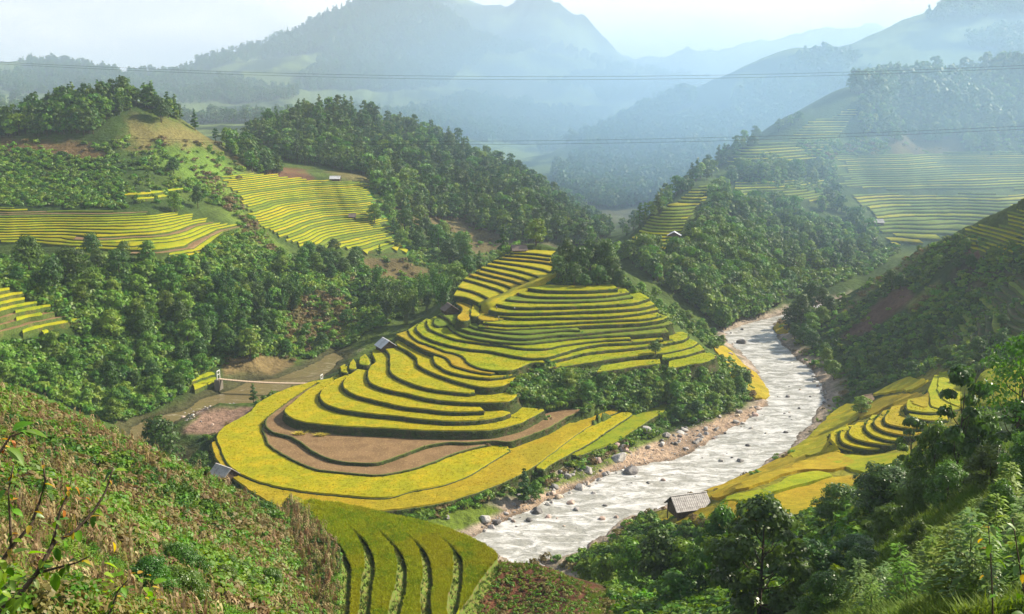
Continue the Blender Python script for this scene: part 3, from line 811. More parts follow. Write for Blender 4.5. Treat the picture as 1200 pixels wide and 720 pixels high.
# ------------------------------------------------------------------ terraces
def crop_mat(name, c1, c2, c3, trans=.30):
    return mat(name, c1, .75, .15, noise=[(.07, c2, .40, .56), (.30, c3, .48, .62), (1.1, .80, .46, .64), (3.2, c2, .50, .66), (9.0, .60, .48, .64)], bump=[(5.5, .10), (1.2, .12)], trans=trans)
CM = {
 'yellow': crop_mat('ripe yellow rice', (.54, .47, .006), (.44, .43, .008), (.62, .49, .01)),
 'gold': crop_mat('golden rice', (.55, .37, .012), (.44, .36, .012), (.60, .45, .02)),
 'lime': crop_mat('yellow green rice', (.40, .46, .006), (.48, .45, .008), (.28, .38, .008)),
 'green': crop_mat('green rice', (.18, .27, .02), (.25, .31, .025), (.15, .24, .02)),
 'olive': crop_mat('half ripe olive rice', (.30, .39, .008), (.38, .38, .010), (.22, .33, .007)),
 'dim': mat('dark weedy and shaded paddy', (.05, .085, .02), .9, .1, noise=[(.5, (.09, .07, .035), .45, .62), (4, .6, .45, .6)], bump=[(4, .2)]),  # dark weeds; on the low right ridge the darkness stands in for shade
 'stubble': mat('cut stubble soil', (.25, .155, .075), .95, .1, noise=[(.3, (.19, .115, .055), .42, .6), (3.5, (.40, .29, .13), .55, .70), (10., .6, .45, .6)], bump=[(4, .10)]),
}
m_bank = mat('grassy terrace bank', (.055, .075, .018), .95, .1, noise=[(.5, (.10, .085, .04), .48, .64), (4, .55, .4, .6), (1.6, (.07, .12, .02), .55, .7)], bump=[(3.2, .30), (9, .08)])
m_bankl = mat('pale green grassy bank', (.085, .125, .025), .95, .1, noise=[(.4, (.13, .13, .035), .48, .64), (3, .6, .45, .6)], bump=[(2, .2)])  # lighter green grass for the banks of the hillside patches
m_dike = mat('terrace dike grass', (.12, .16, .03), .9, .1, noise=[(2.5, (.16, .13, .06), .45, .65)], bump=[(6, .08)])

def earclip(P):
    tr = tessellate_polygon([[Vector((float(p[0]), float(p[1]), 0)) for p in P]])
    return [tuple(t_) for t_ in tr]

def simplify_simple(P):
    # drop near-duplicate points
    out = [P[0]]
    for q in P[1:]:
        if np.hypot(*(q - out[-1])) > .12: out.append(q)
    return np.array(out)

m_bankn = mat('dry grassy bank', (.13, .20, .03), .9, .1, noise=[(2.5, (.19, .17, .05), .45, .62), (8, .6, .45, .65)], bump=[(6, .12)])
hill = bpy.data.objects.new('terraced_hill', None); COL.objects.link(hill)
tag(hill, 'spur of curved yellow rice terraces inside the river bend', kind='structure')
nearhill = bpy.data.objects.new('terraced_slope', None); COL.objects.link(nearhill)
tag(nearhill, 'slope of curved olive green rice steps beside the corn field', kind='structure')
righthill = bpy.data.objects.new('terraced_bank', None); COL.objects.link(righthill)
tag(righthill, 'small fan of yellow rice terraces on the right bank', kind='structure')
PAR = {'hill': hill, 'upper': hill, 'near': nearhill, 'right': righthill}
CROPH = {'dim': .02, 'yellow': .30, 'gold': .30, 'lime': .25, 'green': .22, 'olive': .38, 'stubble': .02}

zs = {}
for ar in ('hill', 'upper', 'near', 'right'):
    for L in LAYERS:
        if L['area'] == ar: zs.setdefault(ar, []).append(L['z'])
def drop_below(L):
    # how far the bank must reach down: sample what lies in front of the lip
    lip = L['lip']
    out = []
    for i in range(len(lip)):
        t_ = lip[min(i + 1, len(lip) - 1)] - lip[max(i - 1, 0)]
        t_ = t_ / (np.hypot(*t_) + 1e-9)
        n_ = np.array([t_[1], -t_[0]]) * L['side']
        q = lip[i] + n_ * 1.1
        i_ = int((q[0] - GX0) / CELL); j_ = int((q[1] - GY0) / CELL)
        z0 = LZ[i_, j_] if 0 <= i_ < GNX and 0 <= j_ < GNY else -99
        if z0 > L['z'] - .1 : z0 = L['z'] - .6
        if z0 < -50: z0 = float(gz(q[0], q[1]))
        out.append(min(L['z'] - .3, max(z0, L['z'] - 2.6)))
    o = np.array(out)
    k_ = min(5, len(o))
    s_ = np.array([o[max(0, i - k_):i + k_ + 1].min() for i in range(len(o))])
    return s_ - .45

for L in LAYERS:
    P = simplify_simple(L['poly'])
    A2 = np.sum(P[:, 0] * np.roll(P[:, 1], -1) - np.roll(P[:, 0], -1) * P[:, 1])
    L['side'] = 1 if A2 > 0 else -1      # outward normal is right-hand side for a counter-clockwise ring
    side = L['side']
    z = L['z']; lip = L['lip']; n = len(lip)
    T = np.gradient(lip, axis=0); T /= np.linalg.norm(T, axis=1, keepdims=True) + 1e-9
    Nn = np.c_[T[:, 1], -T[:, 0]] * side
    bot = drop_below(L)
    h = z - bot
    wob = .10 * fbm(lip[:, 0] * .9, lip[:, 1] * .9 + z, 3)[:, None]
    rowt = np.c_[lip, np.full(n, z + .06)]
    rowb = np.c_[lip - Nn * .38, np.full(n, z + .06)]
    batter = .30 if L['area'] != 'near' else .80
    row1 = np.c_[lip + Nn * (.05 + wob), z - .12 - h * .3]
    row2 = np.c_[lip + Nn * (batter * .6 * h[:, None] * .8 + wob * 1.5), z - h * .65]
    row3 = np.c_[lip + Nn * (batter * h[:, None] + wob), bot]
    V = np.concatenate([rowb, rowt, row1, row2, row3])
    F = []
    FM = []
    for r in range(4):
        for i in range(n - 1):
            f = (r * n + i, (r + 1) * n + i, (r + 1) * n + i + 1, r * n + i + 1)
            F.append(f if side > 0 else f[::-1]); FM.append(1 if r == 0 else 0)
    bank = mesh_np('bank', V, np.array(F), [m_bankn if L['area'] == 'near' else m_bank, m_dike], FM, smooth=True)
    # crop: polygon set in from the lip, raised, with a ragged skirt
    ch = CROPH[L['crop']]
    ins = lip - Nn * .30
    edge_h = ch * (1 + .12 * fbm(lip[:, 0] * 2.2, lip[:, 1] * 2.2, 2))
    closing = P[len(P) - (len(L['poly']) - n):] if len(L['poly']) > n else P[-2:]
    closing = L['poly'][n:]
    if L['area'] == 'near':          # leave an open gutter at the foot of the next bank up
        up = [M_ for M_ in LAYERS if M_['area'] == 'near' and M_['z'] > z + .1]
        if up:
            M_ = min(up, key=lambda m_: m_['z']); q = M_['lip']
            tq = np.gradient(q, axis=0); tq /= np.linalg.norm(tq, axis=1, keepdims=True) + 1e-9
            closing = (q + np.c_[tq[:, 1], -tq[:, 0]] * side * (.8 * 1.2 + .10))[::-1]
            closing = closing[::2]
    L['crop_poly'] = np.concatenate([lip, closing])
    top = np.concatenate([np.c_[ins, z + edge_h], np.c_[closing, np.full(len(closing), z + ch)]])
    top[:, 2] -= .0
    tr = earclip(top[:, :2])
    V = np.concatenate([top, np.c_[ins + Nn * .08, np.full(n, z - .05)]])
    F = [list(t_) for t_ in tr]
    # orient up
    FF = []
    for f in F:
        p0, p1, p2 = top[f[0]], top[f[1]], top[f[2]]
        if (p1[0]-p0[0])*(p2[1]-p0[1])-(p1[1]-p0[1])*(p2[0]-p0[0]) < 0: f = f[::-1]
        FF.append(f)
    m0 = len(top)
    for i in range(n - 1):
        f = [i, m0 + i, m0 + i + 1, i + 1]
        FF.append(f if side > 0 else f[::-1])
    cm = mesh_np('rice', V, np.array(FF, dtype=object), [CM[L['crop']]])
    nm = 'harvested_paddy' if L['crop'] == 'stubble' else 'rice_paddy'
    o = obj(nm, cm, PAR[L['area']])
    if L['crop'] == 'stubble': o['label'] = 'bare brown harvested paddy with a raised rim'
    obj('bank', bank, o)

# corridor of rice between the flights
V = ramp.reshape(-1, 3) + [0, 0, .62]
nR = len(ramp)
F = [(2*i, 2*i+1, 2*i+3, 2*i+2) for i in range(nR - 1)]
V2 = np.concatenate([V, ramp.reshape(-1, 3) - [0, 0, 1.5]])
F2 = F + [(2*i+1, 2*i+1+2*nR, 2*i+3+2*nR, 2*i+3) for i in range(nR-1)] + [(2*i, 2*i+2, 2*i+2+2*nR, 2*i+2*nR) for i in range(nR-1)] + [(0, 2*nR, 2*nR+1, 1)]
o = obj('rice_paddy', mesh_np('sloping_rice', V2, np.array(F2), [CM['yellow']]), hill)

# generic terraced patch on a hillside, cut into the ground
def terr_patch(name, label, bottom, top, step, crops, dmin, dmax, ncol=26, wob=1.0, tread=None):
    par = bpy.data.objects.new(name, None); COL.objects.link(par)
    tag(par, label, kind='structure')
    bx = np.interp(np.linspace(0, 1, ncol), np.linspace(0, 1, len(bottom)), [p[0] for p in bottom])
    by = np.interp(np.linspace(0, 1, ncol), np.linspace(0, 1, len(bottom)), [p[1] for p in bottom])
    tx = np.interp(np.linspace(0, 1, ncol), np.linspace(0, 1, len(top)), [p[0] for p in top])
    ty = np.interp(np.linspace(0, 1, ncol), np.linspace(0, 1, len(top)), [p[1] for p in top])
    B = hit(bx, by, dmin, dmax); T_ = hit(tx, ty, dmin, dmax)
    okc = ~(np.isnan(B[:, 0]) | np.isnan(T_[:, 0]))
    B = B[okc]; T_ = T_[okc]
    nc = len(B)
    if nc < 3: print('PATCH EMPTY', name); return
    K_ = 90
    tt = np.linspace(0, 1, K_)
    X = B[:, 0:1] + (T_[:, 0:1] - B[:, 0:1]) * tt; Y = B[:, 1:2] + (T_[:, 1:2] - B[:, 1:2]) * tt
    Z = gz(X.ravel(), Y.ravel()).reshape(X.shape)
    ker = np.ones(7) / 7
    Z = np.array([np.convolve(np.pad(r_, 3, mode='edge'), ker, 'valid') for r_ in Z])
    ker = np.ones(3) / 3
    Z = np.array([np.convolve(np.pad(c_, 1, mode='edge'), ker, 'valid') for c_ in Z.T]).T
    Z = np.maximum.accumulate(Z + np.linspace(0, .02, K_)[None], 1)
    lv = np.arange(math.floor(Z[:, 0].min() / step) * step, Z[:, -1].max(), step)
    rs = np.random.RandomState(len(name) * 7 + int(bottom[0][0]) + 1000)
    nlev = len(lv)
    XY = np.full((nlev, nc, 2), np.nan)
    for j in range(nc):
        for i, z in enumerate(lv):
            if Z[j, 0] - .01 <= z <= Z[j, -1]:
                s = np.interp(z, Z[j], tt)
                XY[i, j] = (B[j, :2] + (T_[j, :2] - B[j, :2]) * s)
    for i in range(nlev - 1):
        z = lv[i]
        cols = [j for j in range(nc) if not np.isnan(XY[i, j, 0])]
        runs = []
        for j in cols:
            if runs and runs[-1][-1] == j - 1: runs[-1].append(j)
            else: runs.append([j])
        for run in runs:
            if len(run) < 2: continue
            # break long terraces up
            if len(run) > 8:
                run = run[rs.randint(0, 3):len(run) - rs.randint(0, 3)]
            cuts = []
            r0 = 0
            while r0 < len(run) - 1:
                ln = rs.randint(max(4, ncol // 4), ncol + 4)
                r1 = min(len(run) - 1, r0 + ln)
                if len(run) - 1 - r1 < 2: r1 = len(run) - 1
                cuts.append(run[r0:r1 + 1]); r0 = r1
            for seg in cuts:
                f = np.array([XY[i, j] for j in seg])
                bk = []
                for j in seg:
                    q = XY[i + 1, j]
                    if np.isnan(q[0]): q = XY[i, j] + (T_[j, :2] - B[j, :2]) / (np.hypot(*(T_[j, :2] - B[j, :2])) + 1e-6) * 1.0
                    bk.append(q)
                bk = np.array(bk)
                dirb = bk - f; L_ = np.linalg.norm(dirb, axis=1, keepdims=True) + 1e-6
                dirb /= L_
                zz = z + step * (.92 + rs.uniform(-.08, .08))
                f = f + dirb * (.25 * step * fbm(f[:, :1] * .15 + i, f[:, 1:] * .15, 2) * wob)
                bk2 = bk + dirb * .5
                m = len(seg)
                crop = crops[rs.randint(len(crops))]
                ch = min(.45, step * .35) if crop != 'stubble' else .03
                V = np.concatenate([np.c_[f + dirb * .15, np.full(m, zz + ch)], np.c_[bk2, np.full(m, zz + ch)],
                                    np.c_[f, np.full(m, zz)], np.c_[f - dirb * (.15 * step), np.full(m, zz - step * 1.5)]])
                F_ = []; FM = []
                for q in range(m - 1):
                    F_.append((q, q + 1, m + q + 1, m + q)); FM.append(0)
                    F_.append((2*m + q, 2*m + q + 1, q + 1, q)); FM.append(0)
                    F_.append((3*m + q, 3*m + q + 1, 2*m + q + 1, 2*m + q)); FM.append(1)
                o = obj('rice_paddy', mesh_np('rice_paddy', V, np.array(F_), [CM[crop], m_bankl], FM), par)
    print('PATCH', label[:40], len(par.children))
    return par

YL = ['yellow', 'lime', 'yellow', 'lime', 'gold', 'green']
terr_patch('terraced_hillside', 'bright green and yellow rice steps on the sunlit left spur', [(300,266),(345,292),(420,302),(482,299)], [(258,205),(320,204),(380,212),(430,213)], .72, ['lime','green','lime','green','lime','yellow'], 300, 520, 34)
terr_patch('terraced_hillside', 'yellow rice steps below the wooded hill on the far left', [(-60,285),(0,288),(60,292),(110,297),(200,306),(245,306)], [(-60,236),(0,243),(60,248),(150,248),(220,251),(285,262)], .58, ['lime','green','lime','green','lime','lime','stubble','yellow'], 260, 430, 40)
terr_patch('terraced_hillside', 'tiny strip of yellow steps among bushes on the left hill', [(145,238),(215,236)], [(150,222),(215,222)], 1.2, ['yellow','lime'], 300, 480, 10)
terr_patch('terraced_hillside', 'striped brown and green steps at the left edge', [(-60,404),(0,402),(50,398),(100,386)], [(-60,320),(0,331),(35,352),(82,374)], 1.3, ['lime','stubble','stubble','lime'], 180, 270, 26)
terr_patch('terraced_hillside', 'three small green steps beside the footbridge', [(215,463),(262,457)], [(213,434),(248,436)], 1.2, ['lime','yellow'], 215, 275, 8)
terr_patch('terraced_hillside', 'pale green rice steps on the shoulder of the right ridge', [(1090,291),(1150,300),(1260,306)], [(1098,282),(1140,264),(1260,228)], .95, ['lime','lime','green'], 240, 330, 22)
terr_patch('terraced_hillside', 'narrow stair of rice steps climbing the hazy ridge', [(720,296),(760,299),(800,292)], [(800,230),(820,217),(850,213)], 1.0, ['lime','green','green','yellow'], 345, 520, 14)
terr_patch('terraced_hillside', 'high hazy rice steps near the crest of the far ridge', [(840,196),(880,198),(930,192)], [(955,146),(985,132),(1012,126)], 1.4, ['lime','green','green'], 440, 700, 16)
terr_patch('terraced_hillside', 'upper band of hazy rice steps on the far right slope', [(985,224),(1060,226),(1110,224),(1260,226)], [(970,180),(1050,181),(1110,180),(1260,178)], 1.1, ['green','green','lime'], 430, 760, 26)
terr_patch('terraced_hillside', 'wide band of hazy rice steps facing the right ridge', [(1050,292),(1100,288),(1180,288),(1260,288)], [(998,228),(1060,229),(1140,228),(1260,228)], 1.1, ['lime','green','green','green','yellow'], 380, 620, 28)
terr_patch('terraced_hillside', 'short hazy rice steps between far trees', [(858,238),(975,240)], [(862,214),(965,214)], 1.1, ['lime','green'], 400, 620, 10)
terr_patch('terraced_hillside', 'dark shaded steps low on the right ridge', [(1085,424),(1140,424),(1260,424)], [(1150,345),(1200,325),(1260,320)], 1.3, ['green','dim','dim'], 190, 300, 18)  # dark crop colours put the slope's shade into these steps

# sloping fields draped over the ground
def drape(name, parent, poly, crop, dmin, dmax, ch=.5, step=1.6, label=None):
    W = hit([p[0] for p in poly], [p[1] for p in poly], dmin, dmax)
    W = W[~np.isnan(W[:, 0])]
    P = crom(np.vstack([W[:, :2], W[:1, :2]]), 1.2)[:-1]
    P = P + np.stack([fbm(P[:, 0] * .4, P[:, 1] * .4, 3), fbm(P[:, 1] * .4, P[:, 0] * .4 + 9, 3)], 1) * .5
    x0, y0 = P.min(0); x1, y1 = P.max(0)
    X, Y = np.meshgrid(np.arange(x0, x1, step), np.arange(y0, y1, step), indexing='ij')
    X = (X + R.uniform(-.3, .3, X.shape) * step).ravel(); Y = (Y + R.uniform(-.3, .3, Y.shape) * step).ravel()
    k_ = distpoly(X, Y, P) < -step * .5
    pts = [Vector((float(x), float(y))) for x, y in np.concatenate([P, np.c_[X[k_], Y[k_]]])]
    nP = len(P)
    vo, eo, fo, *_ = delaunay_2d_cdt(pts, [], [list(range(nP))], 1, 1e-4)
    V = np.array([[v.x, v.y] for v in vo])
    z = topz(V[:, 0], V[:, 1])
    if len(V) == 0: print('DRAPE EMPTY'); return
    z = z + ch + .08 * fbm(V[:, 0], V[:, 1], 3)
    V3 = np.c_[V, z]
    n0 = len(V3)
    # skirt
    skirt = np.c_[P, gz(P[:, 0], P[:, 1]) - .5]
    topr = np.c_[P, topz(P[:, 0], P[:, 1]) + ch]
    A2 = np.sum(P[:, 0] * np.roll(P[:, 1], -1) - np.roll(P[:, 0], -1) * P[:, 1])
    F = [list(f) for f in fo]
    for i in range(nP):
        j = (i + 1) % nP
        f = [n0 + i, n0 + nP + i, n0 + nP + j, n0 + j]
        F.append(f if A2 > 0 else f[::-1])
    me = mesh_np(name, np.concatenate([V3, topr, skirt]), np.array(F, dtype=object), [CM[crop]], smooth=False)
    o = obj(name, me, parent)
    if label: o['label'] = label
    return o
drape('rice_field', righthill, [(992,475),(1008,478),(1006,490),(992,500),(975,508),(970,522),(985,533),(955,535),(924,531),(940,520),(958,503),(975,486)], 'yellow', 150, 240)
drape('rice_field', righthill, [(1016,461),(1023,464),(1040,462),(1050,459),(1062,460),(1074,456),(1084,450),(1070,446),(1055,447),(1038,452),(1020,456)], 'yellow', 175, 240)
drape('rice_field', righthill, [(1012,472),(1028,470),(1045,466),(1070,464),(1082,463),(1083,480),(1060,478),(1040,478),(1022,488),(1008,492),(1012,480)], 'gold', 170, 230)
drape('rice_field', righthill, [(826,583),(836,573),(870,560),(900,546),(925,534),(955,537),(985,534),(1000,545),(980,552),(940,554),(900,566),(870,576),(845,586)], 'gold', 120, 215)
drape('rice_field', righthill, [(845,592),(900,574),(930,560),(960,556),(975,560),(940,570),(905,580),(870,590)], 'lime', 120, 200)
drape('rice_field', righthill, [(770,612),(800,606),(828,598),(870,593),(905,583),(945,572),(985,562),(1020,560),(1010,580),(960,600),(900,618),(862,626),(828,622),(800,616)], 'gold', 115, 200)
drape('rice_field', righthill, [(968,540),(1000,536),(1060,532),(1100,520),(1120,540),(1060,560),(1020,558)], 'lime', 100, 200)
drape('rice_field', righthill, [(1100,440),(1150,436),(1230,430),(1230,470),(1140,478),(1105,470)], 'lime', 150, 230)
drape('rice_field', hill, [(834,402),(850,408),(868,425),(888,442),(900,458),(902,466),(890,468),(872,462),(862,452),(852,430),(838,412)], 'gold', 235, 320, label='long strip of golden rice between hill foot and river')
drape('rice_field', righthill, [(906,384),(914,378),(922,382),(924,390),(912,392)], 'gold', 300, 360)
# ------------------------------------------------------------------ foliage materials
def leaf_mat(name, c, c2, trans=.26, rough=.5, spec=.3, rnd=.22):
    return mat(name, c, rough, spec, noise=[(.35, c2, .40, .62), (1.7, .55, .52, .70)], trans=trans, obj_rand=rnd)
LM_ = {
 'dark': leaf_mat('dark tree leaves', (.034, .092, .007), (.060, .135, .010)),
 'mid': leaf_mat('green tree leaves', (.070, .170, .008), (.125, .225, .014)),
 'light': leaf_mat('light green leaves', (.12, .25, .016), (.18, .28, .03)),
 'haze': leaf_mat('wood on far hills', (.048, .115, .016), (.090, .165, .020)),
 'dry': leaf_mat('dry scrub leaves', (.17, .15, .04), (.21, .15, .06)),
 'glossy': leaf_mat('glossy leaves', (.055, .125, .012), (.105, .20, .022), trans=.36, rough=.40, spec=.5),
 'pale': leaf_mat('pale weed leaves', (.13, .22, .04), (.20, .28, .07), rough=.4, spec=.5),
}
m_bark = mat('bark', (.10, .075, .05), .9, .1, noise=[(3, .55, .4, .6)], bump=[(9, .04)])
m_culm = mat('bamboo culm', (.13, .15, .05), .6, .2)

def leaf_quads(C, Nrm, size, asp=1.6, fold=0.0, rs=R, droop=0.0):
    """one leaf (a quad with pointed ends) at each centre"""
    n = len(C)
    up = rs.randn(n, 3); up[:, 2] -= droop
    t = np.cross(Nrm, up); t /= np.linalg.norm(t, axis=1, keepdims=True) + 1e-9
    b = np.cross(Nrm, t)
    s = (size * rs.uniform(.6, 1.3, n))[:, None]
    V = np.stack([C - b * s * asp * .5, C + t * s * .5 + Nrm * s * .08, C + b * s * asp * .5, C - t * s * .5 + Nrm * s * .08], 1).reshape(-1, 3)
    F = np.arange(n * 4).reshape(n, 4)
    return V, F

def crown_pts(rs, lobes, n):
    """points through the outer part of a set of ellipsoid lobes [(centre, radius, squash)]"""
    w_ = np.array([l[1] ** 2 for l in lobes]); w_ = w_ / w_.sum()
    k_ = rs.choice(len(lobes), n, p=w_)
    d = rs.randn(n, 3); d /= np.linalg.norm(d, axis=1, keepdims=True)
    d[:, 2] = np.where(d[:, 2] < -.35, -d[:, 2] * .6, d[:, 2])
    c = np.array([lobes[i][0] for i in k_]); r = np.array([lobes[i][1] for i in k_]); q = np.array([lobes[i][2] for i in k_])
    rad = r * rs.uniform(.55, 1.08, n) ** .6
    # bite holes so the lobes read as sprays
    ph = np.sin(d[:, 0] * 5 + k_) + np.sin(d[:, 1] * 6 + k_ * 2) + np.sin(d[:, 2] * 5 + k_ * 3)
    rad *= 1 + .10 * ph
    P = c + d * rad[:, None] * np.stack([np.ones(n), np.ones(n), q], 1)
    Nn = d + rs.randn(n, 3) * .36; Nn[:, 2] += .25
    Nn /= np.linalg.norm(Nn, axis=1, keepdims=True)
    return P, Nn

def tree_mesh(seed, H=9.0, W=6.0, nl=9, leaves=1400, leaf=.55, lm='dark', low=.28, flat=.75, trunk_r=.22, asp=1.5, joined=False, limbs=5, lr=(.20, .32)):
    rs = np.random.RandomState(seed)
    lobes = []
    for i in range(nl):
        f = (i + .5) / nl
        z = H * (low + (1 - low) * f * .86)
        rr = W * .5 * (1 - abs(f - .38) ** 1.5 * 1.2) * rs.uniform(.45, .75 if lr[1] > .25 else .98)
        an = i * 2.4 + rs.uniform(-.5, .5)
        lobes.append((np.array([cos(an) * rr, sin(an) * rr, z]), W * rs.uniform(*lr), flat * rs.uniform(.8, 1.1)))
    lobes.append((np.array([rs.uniform(-.3, .3), rs.uniform(-.3, .3), H * .86]), W * .22, .9))
    P, Nn = crown_pts(rs, lobes, leaves)
    V, F = leaf_quads(P, Nn, leaf, asp, rs=rs)
    tb = MB()
    lean = rs.uniform(-.04, .04, 2) * H
    tp = [(lean[0] * t_, lean[1] * t_, H * .8 * t_ - .4 * (t_ == 0)) for t_ in (0, .15, .35, .6, .85, 1)]
    tb.tube(tp, np.array([1.35, 1, .82, .6, .32, .1]) * trunk_r, 7)
    for i in range(min(limbs, nl)):
        c = lobes[int(i * nl / limbs)][0]
        z0 = max(.12 * H, c[2] - H * .22)
        s = np.array([lean[0] * z0 / H, lean[1] * z0 / H, z0])
        mdl = (s + c) / 2 + np.array([0, 0, -.05 * H])
        tb.tube([s, mdl, c], np.array([.42, .28, .08]) * trunk_r, 5)
    if joined:
        tv = np.concatenate(tb.V); nt_ = len(tv)
        Fq = [list(f + nt_) for f in F]
        me = mesh_np('tree', np.concatenate([tv, V]), np.array(tb.F + Fq, dtype=object), [m_bark, LM_[lm]], tb.M + [1] * len(Fq))
        return me
    return tb.mesh('trunk', [m_bark], True), mesh_np('crown', V, F, [LM_[lm]])

def pine_mesh(seed, H=10, W=4.5, leaves=500, leaf=.8, lm='haze', joined=True):
    rs = np.random.RandomState(seed)
    lobes = []
    nl = 11
    for i in range(nl):
        f = i / (nl - 1)
        rr = W * .5 * (1 - f) ** .8 * rs.uniform(.35, .8)
        an = i * 2.4
        lobes.append((np.array([cos(an) * rr, sin(an) * rr, H * (.22 + .74 * f)]), W * (.30 - .19 * f) * rs.uniform(.8, 1.2), .55))
    P, Nn = crown_pts(rs, lobes, leaves)
    V, F = leaf_quads(P, Nn, leaf, 1.8, rs=rs)
    tb = MB(); tb.tube([(0, 0, -.4), (0, 0, H * .4), (.05, 0, H * .9)], [.2, .14, .04], 5)
    tv = np.concatenate(tb.V)
    Fq = [list(f + len(tv)) for f in F]
    if joined:
        return mesh_np('pine', np.concatenate([tv, V]), np.array(tb.F + Fq, dtype=object), [m_bark, LM_[lm]], tb.M + [1] * len(Fq))
    return tb.mesh('trunk', [m_bark], True), mesh_np('crown', V, F, [LM_[lm]])

def bamboo_mesh(seed, H=13, W=6, culms=16, per=110, leaf=.34, lm='mid'):
    rs = np.random.RandomState(seed)
    tb = MB(); PP = []; NN = []
    for i in range(culms):
        an = rs.uniform(0, 2 * pi); b0 = rs.uniform(0, .9)
        base = np.array([cos(an) * b0, sin(an) * b0, -.3])
        sp = rs.uniform(.3, 1.0) * W * .5; hh = H * rs.uniform(.65, 1.0)
        ts = np.linspace(0, 1, 9)
        droop = rs.uniform(.05, .28)
        pts = np.stack([base[0] + cos(an) * sp * ts ** 2.2, base[1] + sin(an) * sp * ts ** 2.2, hh * (ts - droop * np.clip(ts - .6, 0, 1) ** 1.3 * 1.6)], 1)
        tb.tube(pts, np.linspace(.07, .015, 9), 4)
        t_ = rs.uniform(.28, 1, per) ** .75
        c = np.stack([np.interp(t_, ts, pts[:, q]) for q in range(3)], 1)
        off = rs.randn(per, 3) * (.30 + .42 * np.sin(t_ * pi))[:, None] * W / 8
        PP.append(c + off)
        n_ = off + rs.randn(per, 3) * .4; n_[:, 2] += .3
        NN.append(n_ / np.linalg.norm(n_, axis=1, keepdims=True))
    V, F = leaf_quads(np.concatenate(PP), np.concatenate(NN), leaf, 2.3, rs=rs, droop=1.2)
    return tb.mesh('culms', [m_culm], True), mesh_np('crown', V, F, [LM_[lm]])

def bush_mesh(seed, H=2.4, W=3.2, leaves=320, leaf=.32, lm='mid', nl=6):
    rs = np.random.RandomState(seed)
    lobes = []
    for i in range(nl):
        an = i * 2.4 + rs.uniform(-.4, .4); rr = W * .5 * rs.uniform(.2, .62)
        lobes.append((np.array([cos(an) * rr, sin(an) * rr, H * rs.uniform(.25, .62)]), W * rs.uniform(.2, .32), rs.uniform(.8, 1.15) * H / W * 1.1))
    P, Nn = crown_pts(rs, lobes, leaves)
    P[:, 2] = np.maximum(P[:, 2], .02)
    V, F = leaf_quads(P, Nn, leaf, 1.6, rs=rs)
    return mesh_np('bush', V, F, [LM_[lm]])

def blade_tuft(seed, n, h, wd, spread, mats, lean=.35, curve=True):
    rs = np.random.RandomState(seed)
    V = []; F = []
    for i in range(n):
        an = rs.uniform(0, 2 * pi); r0 = rs.uniform(0, spread)
        b = np.array([cos(an) * r0, sin(an) * r0, -.03])
        hh = h * rs.uniform(.6, 1.15); a2 = rs.uniform(0, 2 * pi); L_ = hh * rs.uniform(.1, lean * 2)
        dv = np.array([cos(a2), sin(a2), 0]); s = np.array([-sin(a2), cos(a2), 0]) * wd * .5
        m_ = b + dv * L_ * .35 + np.array([0, 0, hh * .62]); tp = b + dv * L_ + np.array([0, 0, hh * (1.0 if not curve else .92)])
        k_ = len(V); V += [b - s, b + s, m_ + s * .8, m_ - s * .8, tp]
        F += [[k_, k_+1, k_+2, k_+3], [k_+3, k_+2, k_+4]]
    return mesh_np('tuft', np.array(V), np.array(F, dtype=object), mats)

# ------------------------------------------------------------------ scattering
def sample_px(poly, n, dmin=0, dmax=6000, rs=R):
    q = np.array(poly, float)
    x0, y0 = q.min(0); x1, y1 = q.max(0)
    px = rs.uniform(x0, x1, n * 4); py = rs.uniform(y0, y1, n * 4)
    k_ = inpoly(px, py, poly)
    px, py = px[k_][:n], py[k_][:n]
    W = hit(px, py, dmin, dmax)
    ok_ = ~np.isnan(W[:, 0])
    W = W[ok_]
    if dmin > 0: W = W[W[:, 1] > dmin * 1.01]
    return W

def layer_at(x, y):
    x = np.asarray(x, float); y = np.asarray(y, float)
    i = ((x - GX0) / CELL).astype(int); j = ((y - GY0) / CELL).astype(int)
    o = (i >= 0) & (i < GNX) & (j >= 0) & (j < GNY)
    l = np.full(x.shape, -1); l[o] = LI[i[o], j[o]]
    return l
def off_water(W, mg=.6):
    d1 = np.full(len(W), 99.0)
    s = (W[:, 1] > 110) & (W[:, 1] < 470)
    if s.any(): d1[s] = np.minimum(distpoly(W[s, 0], W[s, 1], RIVER), distpoly(W[s, 0], W[s, 1], POOL))
    return W[d1 > mg]
def off_crops(W):
    l = layer_at(W[:, 0], W[:, 1])
    return W[l < 0]

